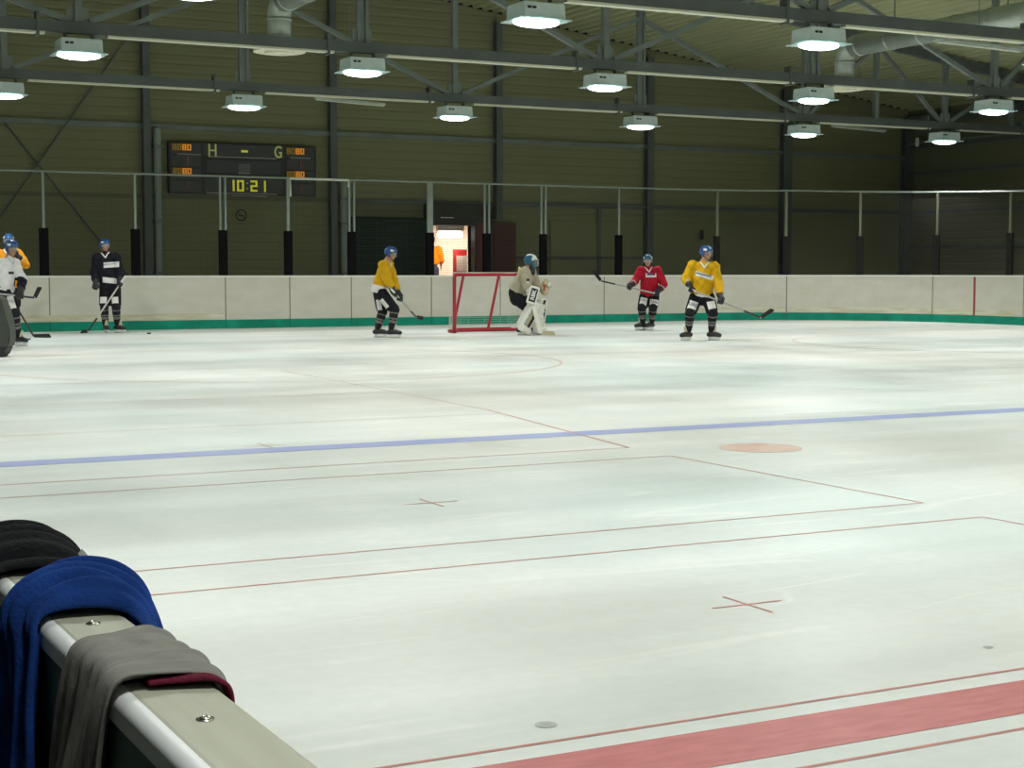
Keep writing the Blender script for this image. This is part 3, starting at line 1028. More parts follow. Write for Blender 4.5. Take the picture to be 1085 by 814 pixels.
# no smoking disc
sg = thing('prohibition_sign', 'small round prohibition sign on the wall below the scoreboard', 'sign', (11.87, YB - 0.05, 2.60))
ring_pts = [(0.125 * math.cos(2 * PI * k / 28), 0, 0.125 * math.sin(2 * PI * k / 28)) for k in range(29)]
MB().tube(ring_pts, 0.014, 6).build('ring', M['black'], sg)
MB().bar((-0.085, 0, 0.085), (0.085, 0, -0.085), 0.022, 0.012).build('slash', M['black'], sg)
MB().bar((-0.07, 0.006, -0.01), (0.06, 0.006, -0.01), 0.012, 0.02).build('symbol', M['black'], sg)

# small siren on the corner
sr = thing('wall_siren', 'small white alarm sounder on a pipe in the far corner', 'alarm', (32.0, 36.0, 5.02))
MB().cap((0, 0, -0.08), (0, 0, 0.08), 0.06, 0.05).build('horn', M['post_white'], sr, True)
MB().bar((0, 0, 0.02), (0.42, 0, 0.02), 0.03, 0.03).build('arm', M['steel'], sr)
ppe = MB().tube([(X1 - 0.30, YB - 0.3, 4.99), (X1 - 0.30, YF + 1, 4.99)], 0.03, 6).build('service_pipe', M['steel'])
tag(ppe, 'thin grey pipe running along the right side wall near the roof', 'pipe')
spk = MB().cap((24.95, YB - 0.15, 2.2), (24.95, YB - 0.15, 2.36), 0.06, 0.05).build('wall_sounder', M['black'], None, True)
tag(spk, 'small black bell box on the wall behind the player in yellow', 'alarm')

# ------------------------------------------------------------------ doors in the end wall
t = thing('door_1', None, None)
t['kind'] = 'structure'
fr = MB()
fr.box2((DX0 - 0.10, YB - 0.22, 0.28), (DX0, YB + 0.2, DZ1 + 0.08)).box2((DX1, YB - 0.22, 0.28), (DX1 + 0.06, YB + 0.2, DZ1 + 0.08)).box2((DX0, YB - 0.22, DZ1), (DX1, YB + 0.2, DZ1 + 0.08))
fr.build('door_frame', M['door_dark'], t)
hd = MB().box2((16.62, YB - 0.24, DZ1 + 0.08), (18.35, YB - 0.04, 2.98)).build('door_header', M['door_dark'], t)
MB().bar((17.0, YB - 0.26, 2.62), (17.35, YB - 0.26, 2.62), 0.03, 0.02).build('header_trim', M['rail_white'], t)
t2 = thing('door_2', None, None)
t2['kind'] = 'structure'
for k in range(22):
    z = 0.28 + k * 0.104
    MB().box2((14.62, YB - 0.20, z + 0.008), (16.62, YB - 0.14, z + 0.100)).build('slat', M['shutter'], t2)
MB().box2((14.60, YB - 0.14, 0.28), (16.66, YB - 0.04, 2.60)).build('shutter_back', M['shutter'], t2)
t3 = thing('door_3', None, None)
t3['kind'] = 'structure'
MB().box2((18.04, YB - 0.20, 0.28), (18.34, YB - 0.05, 2.50)).build('door_leaf', M['door_red'], t3)
MB().box2((18.34, YB - 0.22, 0.28), (18.50, YB - 0.05, 2.52)).build('door_post', M['door_dark'], t3)
MB().box2((18.52, YB - 0.20, 0.28), (19.16, YB - 0.05, 2.52)).build('door_leaf', M['door_maroon'], t3)
MB().tube([(18.24, YB - 0.25, 1.28), (18.24, YB - 0.25, 1.46)], 0.012, 8).build('door_handle', M['galv'], t3)
# lit corridor behind
rm = MB()
rm.box2((15.6, YB + 0.2, 0.18), (20.2, YB + 3.0, 0.42))
rm.box2((15.6, YB + 0.2, 2.60), (20.2, YB + 3.0, 2.70))
rm.box2((15.5, YB + 0.2, 0.18), (15.6, YB + 3.0, 2.70))
rm.box2((20.2, YB + 0.2, 0.18), (20.3, YB + 3.0, 2.70))
rm.box2((15.5, YB + 3.0, 0.18), (20.3, YB + 3.1, 2.70))
rm.build('wall_corridor', M['room_white'])['kind'] = 'structure'
tl = thing('tube_lamp', 'bright white tube lamp seen through the open doorway', 'light', (17.62, YB + 0.52, 2.22))
MB().box2((-0.36, -0.08, 0.09), (0.36, 0.08, 0.36)).build('mount', M['rail_white'], tl)
MB().cap((-0.27, 0, 0), (0.27, 0, 0), 0.09, 0.09, 12).build('diffuser', M['tube_lit'], tl, True)
al = bpy.data.lights.new('corridor_lamp', 'AREA')
al.size, al.size_y, al.shape = 0.6, 0.16, 'RECTANGLE'
al.energy = 16
al.color = (1.0, 0.88, 0.76)
ao = bpy.data.objects.new('lamp', al)
C.objects.link(ao)
ao.parent = tl
ao.location = (0, 0, -0.105)
ao.rotation_euler = (R(35), 0, 0)
cl = thing('corridor_fill_light', 'unseen round light added to brighten the corridor', 'light', (18.9, YB + 1.9, 2.58))  # extra lamp out of view, added to brighten the corridor walls
MB().disc((0, 0, 0), 0.2, 24, 0.05).build('fill_light_cover', M['tube_lit'], cl)
al2 = bpy.data.lights.new('corridor_fill_lamp', 'AREA')
al2.shape, al2.size, al2.energy, al2.color = 'DISK', 0.35, 44, (1.0, 0.88, 0.76)
ao2 = bpy.data.objects.new('lamp', al2)
C.objects.link(ao2)
ao2.parent = cl
ao2.location = (0, 0, -0.03)
# red board in the corridor
rb = thing('notice_stand', 'red stand with a pale panel inside the lit doorway', 'stand', (18.0, YB + 0.75, 0.42))
MB().box2((-0.17, -0.05, 0.0), (0.20, 0.05, 1.42), 0.01).build('board', M['sign_red'], rb)
MB().box2((-0.11, -0.065, 0.84), (0.19, -0.045, 1.26)).build('panel', M['sign_white'], rb)
MB().box2((-0.25, -0.18, 0.0), (0.25, 0.18, 0.03)).build('foot', M['door_dark'], rb)
br_ = MB()
for k in range(5):
    br_.box2((-0.10 + 0.055 * k, -0.07, 0.72), (-0.07 + 0.055 * k, -0.05, 0.86))
br_.build('print_marks', mat('mark_purple', (0.25, 0.05, 0.2), 0.6), rb)

# ------------------------------------------------------------------ near barrier with clothes
BZ = 0.76
bar = thing('bench_barrier', 'low barrier with a beige bolted capping board in the near left corner', 'barrier', (0.505, 3.2, 0))
def bbox(a, b, m_, nm, bev=0.0, lab=None):
    o = MB().box2(V(a) - V((0.505, 3.2, 0)), V(b) - V((0.505, 3.2, 0)), bev).build(nm, m_, bar)
    if lab: o['label'] = lab
    return o
bbox((0.459, 0.4, BZ - 0.032), (0.559, 2.465, BZ), M['cap'], 'capping_board', 0.006)
bbox((0.459, 2.469, BZ - 0.032), (0.559, 6.3, BZ), M['cap'], 'capping_board', 0.006)
es = MB()
prof_ = [(0.464, BZ - 0.003), (0.464, BZ - 0.038), (0.442, BZ - 0.038)]
prof_ += [(0.460 - 0.018 * math.sin(R(q)) , BZ - 0.019 + 0.018 * math.cos(R(q))) for q in range(90, -1, -5)]
es.prism([(x - 0.505, z) for x, z in prof_], 0.4 - 3.2, 3.1)
es.build('edge_strip', M['cap_edge'], bar)['label'] = 'white rounded edge strip of the capping'
bbox((0.449, 0.4, 0.0), (0.55, 6.3, BZ - 0.046), M['barrier_green'], 'side_panel', 0, 'dark green side panel')
bbox((0.470, 0.4, BZ - 0.046), (0.542, 6.3, BZ - 0.032), M['black'], 'packing_strip')
for y in (1.18, 1.714, 2.262, 2.80, 3.35, 3.9, 4.45, 5.0):
    b = MB()
    b.tube([(0.003 - 0.003, y - 3.2, BZ), (0, y - 3.2, BZ + 0.0015)], 0.0105, 16)
    q = MB()
    b.sphere((0, y - 3.2, BZ + 0.001), (0.0075, 0.0075, 0.0045), 14)
    b.build('bolt', M['bolt'], bar, True)

def drape(name, label, cat, m_, path_fn, nu, nv, thick, parent=None):
    bm = bmesh.new()
    g = [[bm.verts.new(path_fn(i / nu, j / nv)) for j in range(nv + 1)] for i in range(nu + 1)]
    for i in range(nu):
        for j in range(nv):
            bm.faces.new((g[i][j], g[i + 1][j], g[i + 1][j + 1], g[i][j + 1]))
    bmesh.ops.recalc_face_normals(bm, faces=bm.faces[:])
    me = bpy.data.meshes.new(name)
    bm.to_mesh(me)
    bm.free()
    for p in me.polygons: p.use_smooth = True
    o = link(name, me, m_, parent)
    md = o.modifiers.new('thickness', 'SOLIDIFY')
    md.thickness = thick
    md.offset = 0
    sd = o.modifiers.new('soft', 'SUBSURF')
    sd.levels = sd.render_levels = 1
    if cat: tag(o, label, cat)
    elif label: o['label'] = label
    return o
def lerp_path(pts, u):
    """smooth polyline in (x,z,y-centre,half width)"""
    n = len(pts) - 1
    f = min(max(u, 0), 0.99999) * n
    i = int(f)
    t_ = f - i
    p0, p1, p2, p3 = (pts[max(i - 1, 0)], pts[i], pts[i + 1], pts[min(i + 2, n)])
    out = []
    for a, b, c, d in zip(p0, p1, p2, p3):
        out.append(0.5 * ((2 * b) + (-a + c) * t_ + (2 * a - 5 * b + 4 * c - d) * t_ * t_ + (-a + 3 * b - 3 * c + d) * t_ ** 3))
    return out
def cloth_fn(pts, folds, amp, seed, wob=0.006, roll=0.0, creases=()):
    def f(u, v):
        x, z, yc, hw = lerp_path(pts, u)
        x2, z2, _, _ = lerp_path(pts, min(u + 0.02, 1))
        x1, z1, _, _ = lerp_path(pts, max(u - 0.02, 0))
        tx, tz = x2 - x1, z2 - z1
        L = math.hypot(tx, tz) or 1
        nx, nz = -tz / L, tx / L
        ph = v * folds * 2 * PI + seed + 1.3 * math.sin(u * 4 + seed) + 0.7 * math.sin(v * 5 + u * 3)
        w_ = abs(math.sin(ph / 2)) ** 0.8 * 2 - 1.0
        edge = math.sin(PI * min(1, max(0, v))) ** 0.4 if roll else 1
        d = amp * edge * (w_ * 0.8 + 0.35 * math.sin(ph * 2.3 + u * 6) + 0.4 * math.sin(u * 13 + v * 8 + seed * 3)) * (0.4 + 0.6 * abs(2 * u - 1) if roll == 0 else 1)
        d += roll * (math.sin(PI * v) ** 0.6) * (0.12 + 0.88 * math.exp(-((u - 0.54) / 0.15) ** 2))
        y = yc + (v - 0.5) * 2 * hw + wob * math.sin(u * 9 + seed + v * 3)
        return V((x + nx * d, y, z + nz * d))
    return f
# grey top: hangs on the near side, just turns over the far edge
gp = [(0.428, 0.50, 2.07, 0.150), (0.430, 0.58, 2.055, 0.135), (0.434, 0.66, 2.03, 0.125), (0.440, 0.735, 2.00, 0.118), (0.452, 0.772, 1.985, 0.116), (0.50, 0.776, 1.99, 0.126), (0.55, 0.773, 2.005, 0.145), (0.568, 0.758, 2.0, 0.150), (0.571, 0.725, 2.0, 0.150), (0.572, 0.69, 2.0, 0.145)]
drape('grey_shirt', 'grey knitted shirt with a maroon hem draped over the beige capping board', 'clothing', M['cloth_grey'], cloth_fn(gp, 5.2, 0.013, 0.8), 60, 90, 0.004)
gs = [o for o in C.objects if o.name == 'grey_shirt'][0]
hp = [(0.480, 0.767, 1.872, 0.012), (0.52, 0.770, 1.868, 0.021), (0.55, 0.771, 1.862, 0.026), (0.570, 0.759, 1.857, 0.027), (0.576, 0.725, 1.857, 0.027), (0.577, 0.69, 1.857, 0.027)]
drape('hem_band', 'maroon ribbed hem', None, M['cloth_maroon'], cloth_fn(hp, 1, 0.003, 0.2, 0.001), 24, 6, 0.006, gs)
# blue fleece: thick roll of folds lying on the capping, both edges down on the board
bp_ = [(0.424, 0.44, 2.44, 0.165), (0.425, 0.55, 2.43, 0.15), (0.426, 0.65, 2.42, 0.13), (0.432, 0.725, 2.395, 0.10), (0.444, 0.766, 2.388, 0.078), (0.50, 0.774, 2.395, 0.088), (0.556, 0.766, 2.37, 0.085), (0.570, 0.746, 2.31, 0.11), (0.574, 0.70, 2.27, 0.115), (0.574, 0.64, 2.25, 0.11), (0.574, 0.58, 2.25, 0.10)]
drape('blue_fleece', 'royal blue fleece garment bunched in folds over the barrier between two others', 'clothing', M['fleece_blue'], cloth_fn(bp_, 3.6, 0.019, 2.1, 0.005, 0.040), 64, 84, 0.008)
kp = [(0.405, 0.48, 2.90, 0.24), (0.410, 0.60, 2.89, 0.23), (0.416, 0.70, 2.88, 0.22), (0.440, 0.765, 2.87, 0.21), (0.50, 0.776, 2.85, 0.20), (0.56, 0.772, 2.83, 0.18), (0.585, 0.755, 2.81, 0.16), (0.592, 0.72, 2.80, 0.15), (0.594, 0.68, 2.80, 0.14)]
drape('black_jacket', 'black garment heaped over the barrier behind the blue fleece', 'clothing', M['cloth_black'], cloth_fn(kp, 3.4, 0.014, 4.0, 0.012, 0.028), 56, 72, 0.008)
bj = [o for o in C.objects if o.name == 'black_jacket'][0]
MB().bar((0.585, 2.70, 0.790), (0.600, 2.685, 0.770), 0.006, 0.012).build('white_tag', M['post_white'], bj)

# ------------------------------------------------------------------ goal
gl = thing('hockey_goal', 'red framed ice hockey goal with white net beside the goalkeeper', 'goal', (15.02, 29.67, 0))
hw, gh = 0.915, 1.20
g = MB()
g.tube([(-hw, 0, 0.0), (-hw, 0, gh - 0.05), (-hw + 0.05, 0, gh)], 0.038, 10).build('goal_post', M['goal_red'], gl, True)
MB().tube([(hw, 0, 0.0), (hw, 0, gh - 0.05), (hw - 0.05, 0, gh)], 0.038, 10).build('goal_post', M['goal_red'], gl, True)
MB().tube([(-hw + 0.03, 0, gh), (hw - 0.03, 0, gh)], 0.038, 10).build('crossbar', M['goal_red'], gl, True)
MB().bar((-hw, 0.02, gh + 0.04), (hw, 0.02, gh + 0.04), 0.07, 0.022).build('crossbar_top_pad', M['post_white'], gl)
base = [(-hw, 0, 0.035)]
for k in range(9):
    a = PI / 2 * k / 8
    base.append((-hw - 0.0 + 0.38 * (1 - math.cos(a)) - 0.12 * math.sin(a * 2) * 0.5, 0.03 + 0.45 * math.sin(a), 0.035))
base2 = [(-x, y, z) for x, y, z in base[::-1]]
MB().tube(base + base2, 0.034, 8).build('base_frame', M['goal_red'], gl, True)
BD = base[-1][1]
MB().box2((-hw + 0.28, BD - 0.02, 0.015), (hw - 0.28, BD + 0.02, 0.085)).build('base_skirt', M['goal_red'], gl)
for x in (-0.70, 0.12):
    MB().tube([(x, 0.02, gh - 0.02), (x - 0.02, BD, 0.06)], 0.030, 8).build('net_support', M['goal_red'], gl)
# net: back sheet and two sides
vs, fs = [], []
NT = 0.30
bpts = base + base2
def npt(i, f):
    n = len(bpts) - 1
    q = i * n
    k = min(int(q), n - 1)
    a, b = V(bpts[k]), V(bpts[k + 1])
    lo_ = a + (b - a) * (q - k)
    x = -hw + 2 * hw * i
    tp = V((max(-hw, min(hw, lo_.x)), min(lo_.y, NT) * 0.5, gh - 0.02))
    sag = 0.05 * math.sin(PI * f)
    return lo_ + (tp - lo_) * f + V((0, sag, 0))
NI, NJ = 54, 26
for i in range(NI + 1):
    for j in range(NJ):
        qbar(npt(i / NI, j / NJ), npt(i / NI, (j + 1) / NJ), 0.0019)
for j in range(NJ + 1):
    for i in range(NI):
        qbar(npt(i / NI, j / NJ), npt((i + 1) / NI, j / NJ), 0.0019)
me = bpy.data.meshes.new('goal_netting')
me.from_pydata(vs, [], fs)
tag(link('goal_netting', me, M['goal_net'], gl), kind='stuff')
b = MB()
b.tube([(0.63, 0.05, gh + 0.03), (0.64, 0.06, gh + 0.16)], 0.035, 10)
b.cap((0.60, 0.05, gh + 0.03), (0.80, 0.05, gh + 0.03), 0.035, 0.03)
tag(b.build('water_bottle', mat('bottle_cream', (0.62, 0.52, 0.25), 0.5), None, False, (15.02, 29.67, 0)), 'cream drinking bottle on top of the goal behind the goalkeeper', 'bottle')

# ------------------------------------------------------------------ pucks, equipment case
for (x, y, lab) in ((5.70, 30.4, 'black puck on the ice near the player in white'), (8.40, 32.1, 'black puck on the ice beside the player in black')):
    p = MB().tube([(0, 0, 0), (0, 0, 0.026)], 0.040, 20).build('puck', M['puck'], None, False, (x, y, 0.0))
    tag(p, lab, 'puck', 'pucks on the ice')
ec = thing('equipment_case', 'dark grey case with a black foot cut by the left edge of the picture', 'case', (4.10, 24.53, 0), -YAW)
# profile in the plane facing the camera, rounded right side
prof = [(-0.30, 0.14), (-0.30, 0.80), (-0.24, 0.90), (0.10, 0.905), (0.16, 0.87), (0.215, 0.70), (0.265, 0.50), (0.285, 0.34), (0.275, 0.20), (0.235, 0.14)]
m = MB()
m.prism(prof, -0.16, 0.16)
bmesh.ops.bevel(m.bm, geom=[e for e in m.bm.edges], offset=0.02, segments=2, affect='EDGES')
m.build('body', M['case_grey'], ec)
m = MB()
m.prism([(-0.28, 0.0), (-0.28, 0.145), (0.235, 0.145), (0.19, 0.05), (0.14, 0.0)], -0.15, 0.15)
m.build('foot', M['black'], ec)
m = MB()
m.prism([(-0.28, 0.55), (-0.02, 0.50), (0.12, 0.20), (-0.28, 0.16)], -0.175, -0.15)
m.build('front_recess', M['black'], ec)
MB().tube([(-0.10, 0, 0.90), (-0.10, 0, 0.95), (0.02, 0, 0.95), (0.02, 0, 0.90)], 0.012, 8).build('handle', M['black'], ec)

# ------------------------------------------------------------------ people
def unit(v): return v.normalized()

def make_glove(hand, elbow, grip, t, trim=None, right=False, m_=None):
    """padded glove: cuff, palm, four fingers curled round the grip axis and a thumb"""
    hand, elbow = V(hand), V(elbow)
    f = unit(hand - elbow)
    g = unit(V(grip))
    fp = f - g * f.dot(g)
    if fp.length < 0.25:
        fp = g.orthogonal()
    fp.normalize()
    e2 = g.cross(fp)
    if not right: e2 = -e2
    b = MB()
    knuckle = hand - fp * 0.052 + e2 * 0.03
    wrist = hand - f * 0.135 + e2 * 0.015
    b.cap(wrist, knuckle, 0.048, 0.050)
    b.cap(hand - f * 0.12, hand - f * 0.05, 0.044, 0.036)
    for i in range(4):
        o = g * ((i - 1.5) * 0.027)
        ln = (0.96, 1.04, 1.0, 0.86)[i]
        pts = []
        for k in range(5):
            a = R(205 - 62 * k * ln)
            pts.append(hand + o + (fp * math.cos(a) + e2 * math.sin(a)) * (0.044 if k < 3 else 0.038))
        for a_, b_ in zip(pts, pts[1:]):
            b.cap(a_, b_, 0.0165, 0.015, 8)
    th = [wrist + g * -0.03 + (knuckle - wrist) * 0.45, hand - g * 0.055 - fp * 0.02 - e2 * 0.015, hand - g * 0.04 + fp * 0.022 - e2 * 0.04]
    for a_, b_ in zip(th, th[1:]):
        b.cap(a_, b_, 0.021, 0.018, 8)
    me = remeshed(b, 0.0085, 2, 'glove')
    go = link('glove', me, m_ or M['glove'], t)
    c = MB().cap(hand - f * 0.235, hand - f * 0.105, 0.070, 0.056, 16, f0=True, f1=True)
    link('cuff', remeshed(c, 0.012, 2, 'cuff'), m_ or M['glove'], go)
    if trim:
        c = MB().cap(hand - f * 0.215, hand - f * 0.195, 0.0735, 0.0725, 16, f0=True, f1=True)
        link('cuff_band', c.mesh('cuff_band', True), trim, go)
    return go

def make_skate(ank, toe_ang, t, tongue=True, big=1.0):
    """boot, holder, blade; toe_ang: heading in the ground plane of the figure"""
    a = V(ank)
    base = V((a.x, a.y, 0))
    d = V((math.cos(toe_ang), math.sin(toe_ang), 0))
    s = V((-d.y, d.x, 0))
    b = MB()
    zs = 0.075
    heel = base - d * 0.055 + V((0, 0, zs + 0.035))
    toe = base + d * 0.168 + V((0, 0, zs + 0.028))
    mid = base + d * 0.07 + V((0, 0, zs + 0.045))
    b.cap(heel, mid, 0.046, 0.050, 12)
    b.cap(mid, toe, 0.049, 0.042, 12)
    b.cap(base + V((0, 0, zs + 0.05)), a + V((0, 0, 0.13)), 0.050, 0.060, 12)
    me = remeshed(b, 0.012, 2, 'skate')
    sk = link('skate', me, M['boot'], t)
    h = MB()
    h.bar(base - d * 0.075 + V((0, 0, 0.057)), base + d * 0.20 + V((0, 0, 0.057)), 0.035, 0.022)
    h.bar(base - d * 0.05 + V((0, 0, 0.042)), base - d * 0.0 + V((0, 0, 0.042)), 0.022, 0.05)
    h.bar(base + d * 0.11 + V((0, 0, 0.042)), base + d * 0.17 + V((0, 0, 0.042)), 0.022, 0.05)
    h.bar(base - d * 0.06 + V((0, 0, 0.026)), base + d * 0.18 + V((0, 0, 0.026)), 0.014, 0.018)
    h.build('blade_holder', M['holder'], sk)
    k = MB()
    k.prism([(-0.085, 0.02), (-0.07, 0.004), (-0.03, 0.0), (0.15, 0.0), (0.19, 0.006), (0.205, 0.02)], -0.002, 0.002)
    bmesh.ops.transform(k.bm, matrix=Matrix.Translation(base) @ Matrix.Rotation(toe_ang, 4, 'Z'), verts=k.bm.verts[:])
    k.build('blade', M['blade_steel'], sk)
    if tongue:
        tg = MB().cap(base + d * 0.062 + V((0, 0, zs + 0.10)), base + d * 0.085 + V((0, 0, zs + 0.165)), 0.038, 0.030, 10, flat=(tuple(d), 0.5))
        tg.build('tongue', M['tongue'], sk, True)
    for q in range(4):
        z0 = zs + 0.085 + q * 0.018
        MB().bar(base + d * (0.13 - q * 0.018) + s * -0.025 + V((0, 0, z0)), base + d * (0.13 - q * 0.018) + s * 0.025 + V((0, 0, z0)), 0.006, 0.005).build('lace', M['tape_white'], sk)
    return sk

def make_stick(name, label, butt, heel, tip, loc, rz, mshaft, grp='hockey sticks held by the players', goalie=False):
    t = thing('hockey_stick', label, 'stick', loc, rz, grp)
    b, h, tp = V(butt), V(heel), V(tip)
    d = unit(h - b)
    bl = unit(tp - h)
    wv = -d - bl * (-d).dot(bl)
    wv = unit(wv) if wv.length > 1e-3 else V((0, 0, 1))
    n = bl.cross(wv)
    MB().bar(b, h + d * -0.005, 0.024, 0.032, up=tuple(wv), bevel=0.005).build('shaft', mshaft, t)
    MB().bar(b - d * 0.012, b + d * 0.16, 0.030, 0.037, up=tuple(wv), bevel=0.005).build('grip_tape', M['tape_white'], t)
    m_ = MB()
    L = (tp - h).length
    N = 8
    rows = []
    for i in range(N + 1):
        f = i / N
        hgt = 0.065 + 0.012 * f - (0.05 * (max(0, f - 0.85) / 0.15) ** 2)
        c = h + bl * (L * f) + n * (0.02 * f * f) - d * 0.0
        lo_ = c - wv * 0.02 + wv * (0.012 * max(0, f - 0.7))
        hi_ = lo_ + wv * hgt
        rows.append([m_.bm.verts.new(p) for p in (lo_ + n * 0.006, lo_ - n * 0.006, hi_ - n * 0.005, hi_ + n * 0.005)])
    for a_, b_ in zip(rows, rows[1:]):
        for k in range(4):
            m_.bm.faces.new((a_[k], a_[(k + 1) % 4], b_[(k + 1) % 4], b_[k]))
    m_.bm.faces.new(rows[0][::-1])
    m_.bm.faces.new(rows[-1])
    m_.build('blade', M['pad_beige'] if goalie else M['tape_black'], t)
    if goalie:
        MB().bar(h - d * 0.62, h, 0.026, 0.09, up=tuple(wv), bevel=0.006).build('paddle', M['pad_white'], t)
    else:
        MB().bar(h - d * 0.34, h - d * 0.02, 0.025, 0.034, up=tuple(wv), bevel=0.004).build('lower_shaft', M['shaft_dark'], t)
    return t

def make_helmet(c, hf, t, mh, mask=False, patch=True):
    """c: skull centre, hf: face direction"""
    hf = unit(V(hf))
    up = unit(V((0, 0, 1)) - hf * hf.z)
    rt = hf.cross(up)
    Rm = Matrix((rt, hf, up)).transposed()
    cc = V(c) + up * 0.022 - hf * 0.006
    b = MB().sphere(cc, (0.100, 0.128, 0.112), 28, Rm, 18)
    # cut along a sloped brim line
    bmesh.ops.bisect_plane(b.bm, geom=b.bm.verts[:] + b.bm.edges[:] + b.bm.faces[:], plane_co=cc - up * 0.020, plane_no=unit(up - hf * 0.30), clear_inner=True)
    bmesh.ops.solidify(b.bm, geom=b.bm.faces[:], thickness=0.010)
    hm = b.build('helmet', mh, t, True)
    r_ = MB()
    for k in (-0.045, 0, 0.045):
        pts = []
        for q in range(7):
            a = R(35 + 18 * q)
            pts.append(cc + rt * k + (hf * math.cos(a) * 0.128 + up * math.sin(a) * 0.113) * (1 - abs(k) * 1.9 * abs(k) * 10))
        r_.tube(pts, 0.008, 6)
    r_.build('shell_ridge', mh, hm, True)
    for k in (-1, 1):
        MB().sphere(V(c) + rt * k * 0.083 - up * 0.028 - hf * 0.012, (0.016, 0.036, 0.042), 12, Rm).build('ear_guard', mh, hm, True)
        v = MB()
        for q in range(3):
            v.bar(cc + rt * k * (0.094 - 0.013 * q) + up * (0.03 + 0.022 * q) + hf * 0.0, cc + rt * k * (0.094 - 0.013 * q) + up * (0.03 + 0.022 * q) - hf * 0.045, 0.008, 0.008)
        v.build('vent', M['black'], hm)
    if patch:
        for k in (-1, 1):
            bv = bvh_of(hm.data)
            n_ = rt * k
            decal(bv, cc + rt * k * 0.10 + up * 0.040 + hf * 0.035, (-hf if k > 0 else hf) * -1 if False else hf * (1 if k < 0 else -1) * -1, up, 0.062, 0.036, M['white'], hm, 'white_patch', 0.003, 4, 3)
    # visor
    m_ = MB()
    rows = []
    for i in range(13):
        a = R(-68 + 136 * i / 12)
        p = V(c) + (hf * math.cos(a) * 0.135 + rt * math.sin(a) * 0.108)
        rows.append([m_.bm.verts.new(p + up * z + hf * e) for z, e in ((0.035, -0.008), (-0.045, 0.004))])
    for a_, b_ in zip(rows, rows[1:]):
        m_.bm.faces.new((a_[0], b_[0], b_[1], a_[1]))
    bmesh.ops.solidify(m_.bm, geom=m_.bm.faces[:], thickness=0.003)
    m_.build('visor', M['visor'], hm, True)
    s_ = MB()
    pts = []
    for q in range(9):
        a = R(-90 + 22.5 * q)
        pts.append(V(c) + rt * math.sin(a) * 0.088 - up * (0.045 + 0.085 * math.cos(a)) + hf * (0.0 + 0.075 * math.cos(a)))
    s_.tube(pts, 0.006, 6)
    s_.build('chin_strap', M['strap'], hm)
    return hm

